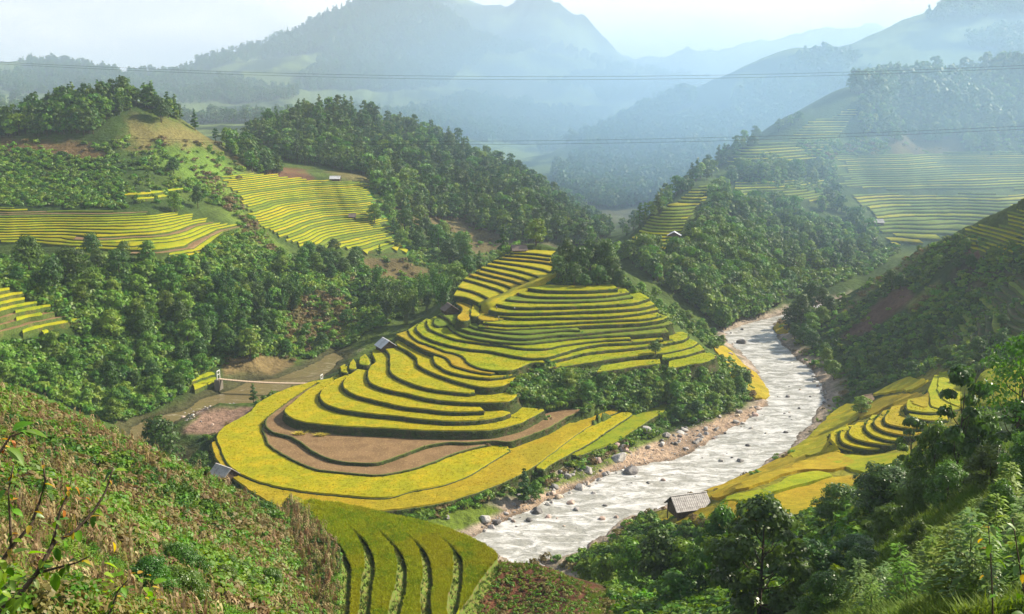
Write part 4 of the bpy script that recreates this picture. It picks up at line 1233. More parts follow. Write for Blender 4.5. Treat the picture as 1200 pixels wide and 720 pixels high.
def scatter(name, label, pts, meshes, smin, smax, rs=R, tilt=.0, zoff=0.0, idx=None):
    """one object of stuff: meshes placed on points through geometry nodes"""
    n = len(pts)
    if n == 0: print('SCATTER EMPTY', name); return
    me = bpy.data.meshes.new(name)
    me.vertices.add(n)
    P_ = np.array(pts, np.float32).copy(); P_[:, 2] += zoff
    me.vertices.foreach_set('co', P_.ravel())
    ar = me.attributes.new('rot', 'FLOAT_VECTOR', 'POINT')
    rot = np.stack([rs.uniform(-tilt, tilt, n), rs.uniform(-tilt, tilt, n), rs.uniform(0, 2 * pi, n)], 1).astype(np.float32)
    ar.data.foreach_set('vector', rot.ravel())
    a2 = me.attributes.new('siz', 'FLOAT', 'POINT'); a2.data.foreach_set('value', rs.uniform(smin, smax, n).astype(np.float32))
    a3 = me.attributes.new('pick', 'INT', 'POINT'); a3.data.foreach_set('value', (rs.randint(0, len(meshes), n) if idx is None else idx).astype(np.int32))
    o = obj(name, me)
    tag(o, label, kind='stuff')
    coll = bpy.data.collections.new(name + '_sources')
    for i, m_ in enumerate(meshes):
        c_ = bpy.data.objects.new('%s_%02d' % (name, i), m_); coll.objects.link(c_)
    ng = bpy.data.node_groups.new(name, 'GeometryNodeTree')
    ng.interface.new_socket('Geometry', in_out='INPUT', socket_type='NodeSocketGeometry')
    ng.interface.new_socket('Geometry', in_out='OUTPUT', socket_type='NodeSocketGeometry')
    n_ = ng.nodes.new
    gi = n_('NodeGroupInput'); go = n_('NodeGroupOutput')
    ci = n_('GeometryNodeCollectionInfo'); ci.inputs['Collection'].default_value = coll
    ci.inputs['Separate Children'].default_value = True; ci.inputs['Reset Children'].default_value = True
    ip = n_('GeometryNodeInstanceOnPoints'); ip.inputs['Pick Instance'].default_value = True
    def attr(nm, ty):
        x = n_('GeometryNodeInputNamedAttribute'); x.data_type = ty; x.inputs['Name'].default_value = nm
        return [s for s in x.outputs if s.enabled and s.name == 'Attribute'][0]
    L = ng.links.new
    L(gi.outputs[0], ip.inputs['Points']); L(ci.outputs[0], ip.inputs['Instance'])
    L(attr('pick', 'INT'), ip.inputs['Instance Index'])
    er = n_('FunctionNodeEulerToRotation'); L(attr('rot', 'FLOAT_VECTOR'), er.inputs[0]); L(er.outputs[0], ip.inputs['Rotation'])
    L(attr('siz', 'FLOAT'), ip.inputs['Scale'])
    L(ip.outputs[0], go.inputs[0])
    md = o.modifiers.new('scatter', 'NODES'); md.node_group = ng
    return o

# prototypes --------------------------------------------------------
far_trees = [tree_mesh(100 + i, H=8.5 + (i % 3), W=6 + (i % 2), nl=6, leaves=110, leaf=1.25, lm='haze', joined=True, limbs=2) for i in range(4)] + \
            [pine_mesh(110 + i, H=10, W=4, leaves=90, leaf=1.1) for i in range(2)]
hill_trees = [tree_mesh(120 + i, H=[7.5, 9.5, 6, 11, 7][i], W=[5.5, 6.5, 6.5, 5.5, 4.5][i], nl=8, leaves=380, leaf=.72, lm=['haze', 'mid', 'haze', 'dark', 'light'][i], joined=True, limbs=3) for i in range(5)] + \
             [pine_mesh(130 + i, H=10, W=4.5, leaves=300, leaf=.7) for i in range(2)]
und = [bush_mesh(140 + i, 1.5, 2.2, 70, .42, lm) for i, lm in enumerate(['mid', 'mid', 'light', 'dark', 'dry'])]
und_g = [bush_mesh(150 + i, 1.1, 1.8, 60, .36, lm) for i, lm in enumerate(['light', 'light', 'mid', 'dry'])]

# ------------------------------------------------------------------ woods on the far hills
CLEAR = [[(718,300),(800,297),(852,211),(800,226)], [(836,202),(945,202),(1020,112),(985,112)], [(860,240),(975,240),(975,214),(860,214)], [(900,190),(1040,190),(1050,160),(960,158)], [(965,178),(1300,176),(1300,300),(1045,300)], [(258,203),(430,208),(486,302),(345,298),(300,270)]]
def forest(name, label, polys, dmin, dmax, protos, smin=.7, smax=1.2, tilt=.06, thin=None):
    PT = []
    for poly, n in polys:
        W = sample_px(poly, n, dmin, dmax)
        PT.append(W)
    W = off_water(off_crops(np.concatenate(PT)), 1.5)
    if thin: W = W[fbm(W[:, 0] / thin[0], W[:, 1] / thin[0], 3) > thin[1]]
    a_, b_ = to_px(W)
    for q in CLEAR: W, a_, b_ = (lambda k: (W[k], a_[k], b_[k]))(~(inpoly(a_, b_, q) & (W[:, 1] < 760)))
    W = W.copy(); W[:, 2] = gz(W[:, 0], W[:, 1]) - .15
    return scatter(name, label, W, protos, smin, smax, tilt=tilt)

forest('forest', 'hazy wood covering the faraway mountains', [([(-60,50),(200,60),(330,20),(450,-30),(560,20),(740,80),(860,90),(860,120),(640,170),(280,160),(-60,140)], 16000)], 1250, 4200, far_trees, 1.1, 1.9, thin=(260, -.12))
forest('forest', 'blue wooded slopes of the great right mountain', [([(630,175),(740,135),(880,80),(1050,50),(1130,-10),(1260,-60),(1260,170),(1060,120),(860,170),(740,260),(660,230)], 11000)], 620, 2400, far_trees, .9, 1.6, thin=(110, -.2))
forest('forest', 'dense green wood on the rounded second left hill', [([(285,150),(330,120),(400,110),(450,130),(550,165),(650,220),(715,278),(690,290),(600,285),(540,262),(470,250),(420,205),(330,190),(300,170)], 2600), ([(560,165),(650,215),(720,280),(640,280),(560,230)], 500)], 440, 690, hill_trees, .5, 1.25)
forest('forest', 'dark wood on the crest of the left hill', [([(-60,120),(0,130),(100,102),(160,93),(215,112),(250,145),(288,170),(335,205),(305,210),(258,172),(215,143),(165,126),(135,135),(110,158),(50,160),(-60,168)], 850)], 330, 560, hill_trees, .55, 1.25)
forest('forest', 'hazy green wood on the gorge side of the far ridge', [([(730,300),(800,290),(835,215),(900,195),(960,200),(985,230),(1030,290),(1000,305),(940,330),(900,370),(885,378),(850,390),(800,350),(750,320)], 1500), ([(790,300),(900,280),(900,370),(850,390),(800,350)], 650)], 335, 640, [hill_trees[i] for i in (0, 1, 2, 4, 4)], .45, 1.2, thin=(24, -.28))
forest('forest', 'misty trees along the crest of the far ridge', [([(715,288),(760,240),(800,210),(850,178),(920,150),(1000,112),(1050,115),(1120,140),(1000,135),(880,185),(815,222),(770,255)], 700), ([(1000,100),(1100,90),(1260,80),(1260,180),(1100,178),(1010,160)], 1500)], 400, 800, hill_trees, .5, 1.15, thin=(30, -.35))

# ------------------------------------------------------------------ scrub and undergrowth on the nearer slopes
def undergrowth(name, label, polys, dmin, dmax, protos, smin, smax, thin=None, mg=2.0):
    PT = [sample_px(p, n, dmin, dmax) for p, n in polys]
    W = off_water(off_crops(np.concatenate(PT)), mg)
    if thin: W = W[fbm(W[:, 0] / thin[0], W[:, 1] / thin[0], 3) > thin[1]]
    W = W.copy(); W[:, 2] = gz(W[:, 0], W[:, 1]) - .1
    # what grows follows the ground: bare soil stays thin, dry ground carries dry scrub, meadow carries light green
    u = np.arctan2(W[:, 0], W[:, 1]); v = np.log(np.hypot(W[:, 0], W[:, 1]))
    c = np.stack([interp2(CT[..., q], TH, LR, u, v) for q in range(3)], 1)
    soil = (c[:, 0] > .085) & (c[:, 0] > c[:, 1] * 1.12)
    dryg = (c[:, 0] > .11) & ~soil
    lightg = (c[:, 1] > .115) & ~soil & ~dryg
    keep = np.where(soil, R.rand(len(W)) < .10, np.where(dryg, R.rand(len(W)) < .55, True))
    r_ = R.rand(len(W))
    idx = np.where(soil | dryg, np.where(r_ < .65, 4, 2), np.where(lightg, np.where(r_ < .75, 2, 0), np.where(r_ < .45, 0, np.where(r_ < .62, 1, np.where(r_ < .80, 2, 3)))))
    big = np.where(soil | dryg | lightg, .6, 1.0)
    W = W[keep]; idx = idx[keep]
    scatter(name, label, W, und, smin, smax, tilt=.15, idx=idx)
undergrowth('undergrowth', 'bushy green scrub on the left valley side', [([(-60,165),(130,170),(150,235),(0,235),(-60,235)], 1700), ([(130,160),(260,170),(300,215),(250,205),(290,262),(250,240),(150,240)], 380), ([(-60,300),(0,300),(240,310),(300,300),(430,305),(560,300),(560,330),(430,390),(395,415),(330,425),(250,430),(200,470),(150,505),(0,440),(-60,405),(100,400),(100,380),(40,340),(-60,330)], 8500),
   ([(430,215),(560,245),(610,290),(530,330),(480,300)], 1500), ([(-60,215),(140,218),(150,245),(110,246),(-60,238)], 500), ([(215,215),(255,205),(330,300),(250,315),(225,305),(290,262)], 600), ([(60,330),(110,400),(0,330),(-60,318)], 200)], 170, 560, und, .35, 1.7)
undergrowth('undergrowth', 'meadow scrub between the hazy far wood and terraces', [([(900,285),(1010,285),(1060,290),(1020,320),(930,350),(890,345)], 900), ([(870,190),(960,165),(1040,165),(1040,182),(975,182),(985,230),(860,215)], 700), ([(1030,110),(1260,100),(1260,182),(1040,182)], 700), ([(740,300),(720,285),(700,292),(715,310)], 120)], 335, 760, und, .9, 1.9)
undergrowth('undergrowth', 'low green scrub on the dark right ridge', [([(895,385),(960,320),(1050,285),(1120,275),(1260,300),(1260,430),(1100,435),(1010,460),(975,475),(955,450),(905,395)], 4200)], 185, 350, und, .3, 1.3, thin=(14, -.35))
undergrowth('undergrowth', 'leafy scrub below the terraces above the river', [([(600,452),(640,428),(700,440),(790,432),(850,418),(880,440),(885,470),(830,492),(760,498),(740,488),(700,478),(650,495),(600,520),(590,490)], 3000), ([(725,330),(760,345),(850,405),(835,408),(760,362),(735,345)], 700), ([(655,300),(740,310),(735,338),(640,335)], 500)], 205, 320, und_g + und[:2], .6, 1.2, mg=1.2)
undergrowth('undergrowth', 'tangled green plants on the gully side under the camera', [([(690,640),(800,600),(860,625),(960,600),(1010,565),(1110,520),(1140,560),(1030,600),(960,720),(900,780),(700,780),(720,700)], 3600)], 66, 160, und + und_g, .5, 1.0)
undergrowth('undergrowth', 'strip of bushes along the foot of the terraced hill', [([(470,607),(520,598),(560,585),(600,570),(628,556),(640,556),(665,545),(700,530),(745,510),(770,497),(790,486),(800,490),(770,510),(735,524),(700,543),(665,556),(640,568),(600,580),(560,594),(520,606),(490,612)], 900)], 160, 245, und, .5, 1.1, mg=1.0)
undergrowth('undergrowth', 'leafy scrub on the near bank beneath the gully', [([(600,662),(640,652),(700,628),(750,606),(775,612),(745,640),(700,665),(660,672)], 420)], 100, 185, und_g + und, .5, 1.1, mg=1.0)
undergrowth('undergrowth', 'bushes fringing the far bank of the river', [([(905,378),(925,395),(950,425),(975,455),(985,478),(960,505),(940,520),(925,535),(900,550),(870,566),(835,578),(820,586),(790,594),(760,604),(745,612),(740,605),(800,583),(840,570),(900,538),(925,522),(960,485),(966,460),(915,405)], 1500)], 130, 350, und, .35, .8, mg=.5)
undergrowth('undergrowth', 'bushes along the near bank of the brown pool', [([(240,515),(262,500),(290,478),(320,460),(345,450),(352,452),(330,462),(300,478),(265,505),(252,520)], 260)], 195, 260, und, .4, .9, mg=.6)

# ------------------------------------------------------------------ rice plants, corn and grass near enough to show
def crop_pts(n, area, crops, x0, x1, y0, y1):
    x = R.uniform(x0, x1, n); y = R.uniform(y0, y1, n)
    l = layer_at(x, y)
    ok_ = l >= 0
    x, y, l = x[ok_], y[ok_], l[ok_]
    sel_ = np.array([LAYERS[i]['area'] in area and LAYERS[i]['crop'] in crops for i in l])
    x, y, l = x[sel_], y[sel_], l[sel_]
    if 'near' in area:
        keep_ = np.zeros(len(x), bool)
        for i in np.unique(l):
            m_ = l == i
            keep_[m_] = distpoly(x[m_], y[m_], LAYERS[i]['crop_poly']) < -.12
        x, y, l = x[keep_], y[keep_], l[keep_]
    else:
        g = np.zeros(len(x), bool)
        i0 = ((x - GX0) / CELL).astype(int); j0 = ((y - GY0) / CELL).astype(int)
        for dx in (-1, 0, 1):
            for dy in (-1, 0, 1):
                g |= LI[np.clip(i0 + dx, 0, GNX - 1), np.clip(j0 + dy, 0, GNY - 1)] != l
        x, y, l = x[~g], y[~g], l[~g]
    z = np.array([LAYERS[i]['z'] + CROPH[LAYERS[i]['crop']] - .22 for i in l])
    return np.stack([x, y, z], 1), l
tufts = [blade_tuft(5 + i, 9, .42, .06, .16, [CM['yellow']]) for i in range(3)]
tufts_l = [blade_tuft(9 + i, 9, .40, .06, .16, [CM['lime']]) for i in range(2)]
tufts_g = [blade_tuft(12 + i, 9, .40, .06, .16, [CM['gold']]) for i in range(2)]
tufts_o = [blade_tuft(15 + i, 10, .48, .045, .14, [CM['olive']]) for i in range(3)]
for nm, ar, cr, tf, n_, bb in [('ripe yellow rice ears over the big curved terraces', ('hill', 'right'), ('yellow',), tufts, 90000, (-70, 90, 150, 260)),
                      ('yellow green rice over the middle terraces', ('hill',), ('lime',), tufts_l, 60000, (-50, 70, 215, 290)),
                      ('golden rice ears on scattered terraces', ('hill', 'right'), ('gold',), tufts_g, 70000, (-70, 90, 150, 290)),
                      ('dense olive rice plants on the near steps', ('near',), ('olive',), tufts_o, 230000, (-24, 2, 76, 115))]:
    W, l = crop_pts(n_, ar, cr, *bb)
    # keep them off the outer rim of each step
    scatter('rice_plants', nm, W, tf, .7, 1.25, tilt=.2)

m_bgrass = mat('rank grass on the terrace banks', (.060, .105, .016), .85, .1, noise=[(.5, (.12, .12, .035), .48, .62), (3, .6, .45, .65)], trans=.25)
bt = [blade_tuft(60 + i, 9, .42, .06, .22, [m_bgrass], .7) for i in range(3)]
BP = []
for L in LAYERS:
    lip = L['lip']
    seg = np.hypot(*np.diff(lip, axis=0).T)
    n_ = int(seg.sum() * 3.0)
    if n_ < 2: continue
    t_ = R.uniform(0, len(lip) - 1.001, n_); i_ = t_.astype(int); f_ = (t_ - i_)[:, None]
    q = lip[i_] * (1 - f_) + lip[i_ + 1] * f_
    T_ = lip[i_ + 1] - lip[i_]; T_ /= np.linalg.norm(T_, axis=1, keepdims=True) + 1e-9
    dn = R.uniform(0, 1, n_) ** 1.3 * .85
    q = q + np.c_[T_[:, 1], -T_[:, 0]] * L['side'] * (dn * (.3 if L['area'] != 'near' else .8) + .03)[:, None]
    BP.append(np.c_[q, L['z'] - dn - .08])
scatter('bank_grass', 'rank grass hanging over the rims and banks of the rice steps', np.concatenate(BP), bt, .5, 1.15, tilt=.5)
# weedy heads where the steps run out
EP = []
for L in LAYERS:
    if L['area'] == 'near': continue
    for e_ in (L['lip'][-1], L['lip'][0]):
        q = e_ + R.randn(16, 2) * .9
        EP.append(np.c_[q, np.minimum(topz(q[:, 0], q[:, 1]), L['z']) - .25])
scatter('undergrowth', 'weedy clumps where the rice steps run out', np.concatenate(EP), und, .2, .55, tilt=.3)

corn_c = [mat('dry corn leaves', (.30, .23, .11), .8, .2, noise=[(1.5, (.45, .38, .20), .45, .62), (6, .6, .5, .65)], trans=.3, obj_rand=.3),
          mat('rusty corn leaves', (.17, .10, .045), .8, .2, noise=[(2, (.28, .20, .09), .45, .62)], trans=.3, obj_rand=.3),
          mat('green corn leaves', (.16, .22, .035), .7, .2, noise=[(2, (.30, .26, .07), .45, .62)], trans=.35, obj_rand=.2)]
def corn_mesh(seed, H=1.9, mi=0, n=9):
    rs = np.random.RandomState(seed)
    b = MB()
    lx, ly = rs.uniform(-.15, .15, 2)
    b.tube([(0, 0, -.1), (lx * .4, ly * .4, H * .5), (lx, ly, H)], [.022, .018, .008], 4, 0)
    V = []; F = []
    for i in range(n):
        z = H * (.18 + .75 * i / n); an = i * pi * .97 + rs.uniform(-.5, .5)
        L_ = rs.uniform(.22, .46); wd = rs.uniform(.045, .075)
        dv = np.array([cos(an), sin(an), 0]); s = np.array([-sin(an), cos(an), 0]) * wd
        o0 = np.array([lx * z / H, ly * z / H, z])
        up = rs.uniform(.05, .22)
        p = [o0, o0 + dv * L_ * .35 + [0, 0, up], o0 + dv * L_ * .75 + [0, 0, up * .2 - .05], o0 + dv * L_ * .95 + [0, 0, -rs.uniform(.35, .75)]]
        ws = [.5, 1, .8, .15]
        vv = []
        for q, k_ in zip(p, ws): vv += [q - s * k_, q + s * k_]
        b.add(vv, [(0, 1, 3, 2), (2, 3, 5, 4), (4, 5, 7, 6)], 0)
    # tassel
    for q in range(4):
        an = rs.uniform(0, 6.28); e_ = np.array([lx, ly, H]) + [cos(an) * .13, sin(an) * .13, .22]
        b.add([[lx - .012, ly, H - .02], [lx + .012, ly, H - .02], e_], [(0, 1, 2)], 0)
    return b.mesh('corn_stalk', [corn_c[mi]])
corn = [corn_mesh(i, 1.9 + .1 * (i % 3), [0, 1, 0, 1, 2, 0][i]) for i in range(6)]
CORN_POLY = [(-40,452),(0,458),(60,480),(120,508),(170,530),(240,560),(300,590),(338,606),(360,640),(380,690),(385,740),(-40,740)]
W = []
for (poly, n_, d0, d1) in [(CORN_POLY, 5200, 24, 112)]:
    W.append(sample_px(poly, n_, d0, d1))
W = np.concatenate(W)
x0, y0 = W[:, :2].min(0); x1, y1 = W[:, :2].max(0)
W = W[layer_at(W[:, 0], W[:, 1]) < 0]
patchy = fbm(W[:, 0] / 6, W[:, 1] / 6, 3)
W = W[(patchy > -.12) & (W[:, 1] > 26)]
W = W[R.rand(len(W)) < .75]
# spread them into rows running up the slope
W[:, 0] = np.round(W[:, 0] / .8) * .8 + R.uniform(-.18, .18, len(W))
W[:, 2] = gz(W[:, 0], W[:, 1])
order = np.argsort(W[:, 1])
# the three hundred that show largest
first, rest = W[order[:300]], W[order[300:]]
for i, p in enumerate(first):
    o = obj('corn_stalk', corn[R.randint(len(corn))], None, p, (R.uniform(-.12, .12), R.uniform(-.12, .12), R.uniform(0, 6.28)), R.uniform(.45, .72))
    tag(o, 'withered corn stalk on the near part of the steep field', 'corn stalk', 'corn stalks nearest in the withered field')
scatter('corn_field', 'mass of withered rust and tan corn stalks on the steep hillside', rest, corn, .5, .85, tilt=.12)
weeds = [bush_mesh(160 + i, .8, 1.1, 70, .15, lm) for i, lm in enumerate(['mid', 'light', 'mid', 'dry', 'dark'])]
weeds_n = [bush_mesh(165 + i, .7, 1.0, 330, .065, lm) for i, lm in enumerate(['mid', 'light', 'mid', 'dry', 'dark'])]
W = np.concatenate([sample_px(CORN_POLY, 9500, 40, 112), sample_px(CORN_POLY, 7000, 8, 46)])
W = W[layer_at(W[:, 0], W[:, 1]) < 0]; W[:, 2] = gz(W[:, 0], W[:, 1])
nf = fbm(W[:, 0] / 9 + 30, W[:, 1] / 9, 3) + R.uniform(-.3, .3, len(W))
idx = np.where(nf > .38, 1, np.where(nf > .05, 0, np.where(nf > -.25, 3, np.where(nf > -.42, 2, 4))))
nr_ = W[:, 1] < 42
scatter('weeds', 'green weeds growing between the corn stalks', W[~nr_], weeds, .6, 1.5, tilt=.2, idx=idx[~nr_])
scatter('weeds', 'fine leaved weeds and herbs on the nearest part of the slope', W[nr_], weeds_n, .5, 1.1, tilt=.2, idx=idx[nr_])
m_grass = mat('long grass', (.11, .20, .02), .7, .2, noise=[(.4, (.17, .24, .03), .45, .62), (2, .6, .5, .7)], trans=.35)
gt = [blade_tuft(30 + i, 16, .75, .045, .3, [m_grass], .5) for i in range(3)]
W = sample_px([(985,690),(1030,640),(1040,600),(1100,545),(1180,520),(1260,540),(1260,740),(1150,740),(960,740),(945,700)], 12000, 22, 112)
W[:, 2] = gz(W[:, 0], W[:, 1])
scatter('grass', 'long bright grass on the steep right foreground slope', W, gt, .6, 1.2, tilt=.3)
W = sample_px([(340,586),(372,615),(396,645),(402,668),(400,735),(384,740),(380,660),(360,620),(332,600)], 800, 60, 120)
W2 = sample_px([(560,650),(600,652),(700,690),(740,735),(690,740),(690,700),(620,668),(575,672),(545,712),(535,740),(520,740),(556,690)], 1000, 70, 120)
W = np.concatenate([W, W2]); W[:, 2] = gz(W[:, 0], W[:, 1])
scatter('grass', 'grassy edging between corn field and green rice steps', W, gt, .35, .7, tilt=.3)
T0 = [i for i, L in enumerate(LAYERS) if L['crop'] == 'dim'][0]
P0 = LAYERS[T0]['poly']
x = R.uniform(P0[:, 0].min(), P0[:, 0].max(), 5000); y = R.uniform(P0[:, 1].min(), P0[:, 1].max(), 5000)
m_ = layer_at(x, y) == T0
x, y = x[m_], y[m_]
W = np.stack([x, y, np.full(len(x), LAYERS[T0]['z'])], 1)
h_ = len(W) // 2
scatter('weeds', 'weeds and grass on the shelf between corn field and rice steps', W[:h_], weeds, .5, 1.1, tilt=.2)
scatter('corn_field', 'withered corn stalks along the rim above the green rice steps', W[h_:][:len(W) // 5], corn, .6, .95, tilt=.14)
red = [bush_mesh(170 + i, .5, .7, 26, .14, lm) for i, lm in enumerate(['light', 'dry', 'mid'])]
W = sample_px([(585,660),(650,668),(710,700),(740,740),(550,740),(560,700)], 900, 70, 120); W[:, 2] = gz(W[:, 0], W[:, 1])
scatter('seedlings', 'young plants in rows on the red soil slope', W, red, .5, 1.1, tilt=.1)
# ------------------------------------------------------------------ buildings
m_wood = mat('dark weathered planks', (.085, .055, .035), .85, .1, noise=[(2.5, (.14, .10, .07), .45, .65), (9, .55, .45, .6)])
m_roofg = mat('grey fibre cement roof', (.52, .49, .46), .8, .15, noise=[(1.2, (.36, .33, .31), .45, .65), (7, .75, .45, .6)])
m_roofd = mat('dark tiled roof', (.16, .125, .11), .85, .1, noise=[(1.2, (.22, .17, .14), .45, .65)])
m_thatch = mat('old thatch', (.28, .21, .15), .95, .05, noise=[(2, (.18, .14, .10), .45, .65), (8, .6, .45, .6)], bump=[(6, .06)])
m_tin = mat('pale tin roof', (.62, .63, .65), .45, .4, noise=[(.8, (.48, .48, .48), .45, .65)])
m_white = mat('chalky white paint', (.60, .60, .57), .8, .2, noise=[(3, .7, .5, .65)])
m_rusty = mat('rusty red roof edge', (.24, .10, .07), .8, .2)

def hut(name, label, at, rz, Lx, Ly, wall_h, rise, roof_m, stilts=.0, over=.5, open_front=False, cat='hut', corr=True, porch=False):
    """gabled field hut: walls of upright planks, two roof slopes of overlapping sheets, corner posts"""
    root = bpy.data.objects.new(name, None); COL.objects.link(root)
    root.location = tuple(map(float, at)); root.rotation_euler = (0, 0, rz)
    tag(root, label, cat)
    z0 = stilts
    plank = MB(); plank.box((0, 0, wall_h / 2), (.30, .05, wall_h)); pm = plank.mesh('wall_plank', [m_wood])
    rs = np.random.RandomState(int(Lx * 100 + Ly * 10))
    def wall(cx, cy, length, r):
        n = max(3, int(length / .32))
        for i in range(n):
            s = -length / 2 + (i + .5) * length / n
            o = obj('wall_plank', pm, root, (cx + cos(r) * s, cy + sin(r) * s, z0), (0, 0, r), (length / n / .31, 1, rs.uniform(.94, 1.0)))
    if not open_front: wall(0, -Ly / 2, Lx, 0)
    wall(0, Ly / 2, Lx, 0); wall(-Lx / 2, 0, Ly, pi / 2); wall(Lx / 2, 0, Ly, pi / 2)
    for sx in (-1, 1):
        for sy in (-1, 1):
            b = MB(); b.tube([(0, 0, -.8), (0, 0, z0 + wall_h + .05)], .09, 6)
            obj('post', b.mesh('post', [m_wood], True), root, (sx * (Lx / 2 + .04), sy * (Ly / 2 + .04), 0))
        g = MB()
        x = sx * (Lx / 2)
        g.add([(x - .03, -Ly/2, z0+wall_h), (x - .03, Ly/2, z0+wall_h), (x - .03, 0, z0+wall_h+rise), (x + .03, -Ly/2, z0+wall_h), (x + .03, Ly/2, z0+wall_h), (x + .03, 0, z0+wall_h+rise)],
              [(0,1,2),(5,4,3),(0,3,4,1),(1,4,5,2),(2,5,3,0)])
        obj('gable', g.mesh('gable', [m_wood]), root)
    sl_ = math.hypot(Ly / 2 + over, rise * (Ly / 2 + over) / (Ly / 2))
    ang = math.atan2(rise, Ly / 2)
    for sy in (-1, 1):
        b = MB()
        LL = Lx + 2 * over
        if corr:       # courses of lapped sheets with ribs
            nc = 5; w_ = sl_ / nc
            nr = max(8, int(LL / .36))
            for c in range(nc):
                s0 = c * w_; s1 = (c + 1) * w_ + .06
                V = []; F = []
                for i in range(nr * 2 + 1):
                    xx = -LL / 2 + LL * i / (nr * 2); hb = .05 if i % 2 else 0
                    for (s_, lift) in ((s0, .02), (s1, .075)):
                        yy = sy * s_ * cos(ang); zz = z0 + wall_h + rise - s_ * sin(ang) + lift + hb + .06
                        V.append((xx, yy, zz))
                for i in range(nr * 2): F.append((2*i, 2*i+1, 2*i+3, 2*i+2))
                b.add(V, F if sy < 0 else [f[::-1] for f in F], 0)
        # solid deck beneath
        c0 = (0, sy * sl_ / 2 * cos(ang), z0 + wall_h + rise - sl_ / 2 * sin(ang) + .01)
        b.box(c0, (LL - .02, sl_, .07), tilt=(-sy * ang, 'X'), m=0 if not corr else 1)
        obj('roof_slope', b.mesh('roof_slope', [roof_m, m_wood]), root)
    b = MB(); b.box((0, 0, z0 + wall_h + rise + .12), (Lx + 2 * over, .28, .09)); obj('roof_ridge', b.mesh('roof_ridge', [roof_m]), root)
    return root

def ground(px, py, dmin=0, dmax=6000):
    return hit1(px, py, dmin, dmax)

p = ground(806, 606, 130, 175); HUT1 = p
hut('field_hut', 'dark wooden hut with a ribbed grey roof at the golden field edge by the river', p, radians(18), 5.6, 3.6, 1.7, 1.5, m_roofg, .6, .55)
p = ground(456, 412, 200, 285)
hut('field_hut', 'dark hut with a pale tin roof at the left edge of the yellow terraces', p + [-.8, 0, 0], radians(-62), 4.4, 4.0, 1.7, 1.5, m_tin, .2, .5)
p = ground(527, 368, 200, 300)
hut('field_hut', 'brown roofed hut tucked beside bamboo at the upper left terraces', p, radians(-70), 3.8, 3.6, 1.6, 1.3, m_roofd, .1, .5)
p = ground(608, 299, 280, 340)
hut('field_hut', 'low dark hut on the crest of the terraced spur', p + [0, 2, -.3], radians(10), 4.2, 3.2, 1.3, 1.2, m_roofd, 0, .5)
q = from_d(262, 545, 186); q[2] = float(topz(q[0], q[1])) - .6
hut('field_hut', 'small grey roofed hut half hidden behind the corn ridge', q + [0, 0, .5], radians(-38), 4.2, 3.0, 1.6, 1.2, m_roofg, .2, .45)
p = ground(1015, 474, 190, 240)
hut('field_hut', 'little thatched hut beside a bright bush among right bank terraces', p, radians(25), 2.6, 2.2, 1.1, 1.1, m_thatch, 0, .4, corr=False)
p = ground(790, 280, 345, 480)
hut('field_hut', 'tiny hut with a white gable roof at the foot of the far stair of terraces', p, radians(80), 3.6, 4.6, 1.4, 1.2, m_tin, 0, .5)
p = ground(1026, 264, 380, 600)
hut('farmhouse', 'long pale roofed farmhouse below hazy terraces on the right', p, radians(5), 6.5, 3.5, 1.5, 1.3, m_roofg, 0, .5, cat='farmhouse')
p = ground(393, 213, 380, 560)
hut('farmhouse', 'white and dark farmhouse above the bright left terraces', p, radians(0), 4.6, 3, 1.4, 1.1, m_tin, 0, .4, cat='farmhouse')
p = ground(413, 257, 380, 520)
hut('field_hut', 'tiny dark hut alone in the middle of the bright left terraces', p, radians(8), 2.6, 2.2, 1.3, 1.1, m_roofd, 0, .4)

# ------------------------------------------------------------------ footbridge
A_ = from_z(256, 444, 3.6); B_ = from_z(377, 449, 3.6)
br = bpy.data.objects.new('footbridge', None); COL.objects.link(br)
br.location = tuple(map(float, (A_ + B_) / 2))
tag(br, 'slender suspension footbridge with white end towers over the brown pool', 'footbridge')
dv = B_ - A_; Lb = np.hypot(dv[0], dv[1]); ab = math.atan2(dv[1], dv[0]); br.rotation_euler = (0, 0, ab)
sag = lambda t: -.5 * (1 - (2 * t - 1) ** 2)
pl = MB(); pl.box((0, 0, 0), (Lb / 40 * .93, 1.1, .08)); plm = pl.mesh('deck_plank', [mat('bleached deck planks', (.50, .38, .27), .8, .1)])
for i in range(40):
    t_ = (i + .5) / 40; obj('deck_plank', plm, br, (-Lb / 2 + t_ * Lb, 0, sag(t_)))
for s in (-1, 1):
    b = MB(); b.tube([(-Lb / 2 + Lb * t_, s * .5, sag(t_) - .09) for t_ in np.linspace(0, 1, 17)], .05, 5)
    b.tube([(-Lb / 2 + Lb * t_, s * .62, 2.2 - 1.7 * (1 - (2 * t_ - 1) ** 2)) for t_ in np.linspace(0, 1, 21)], .03, 5)
    for t_ in np.linspace(.05, .95, 19): b.tube([(-Lb / 2 + Lb * t_, s * .55, sag(t_)), (-Lb / 2 + Lb * t_, s * .62, 2.2 - 1.7 * (1 - (2 * t_ - 1) ** 2))], .014, 3)
    obj('side_cable', b.mesh('side_cable', [m_wood], True), br)
for e_ in (-1, 1):
    b = MB()
    for s in (-1, 1): b.box((e_ * Lb / 2, s * .8, .1), (.22, .22, 4.4))
    b.box((e_ * Lb / 2, 0, 2.2), (.2, 1.38, .2)); b.box((e_ * Lb / 2, 0, 1.2), (.14, 1.38, .14))
    b.box((e_ * Lb / 2, 0, -1.6), (1.4, 2.4, 2.9), m=1)
    tw = obj('tower', b.mesh('tower', [m_white, mat('bridge footing', (.16, .14, .11), .9)]), br)

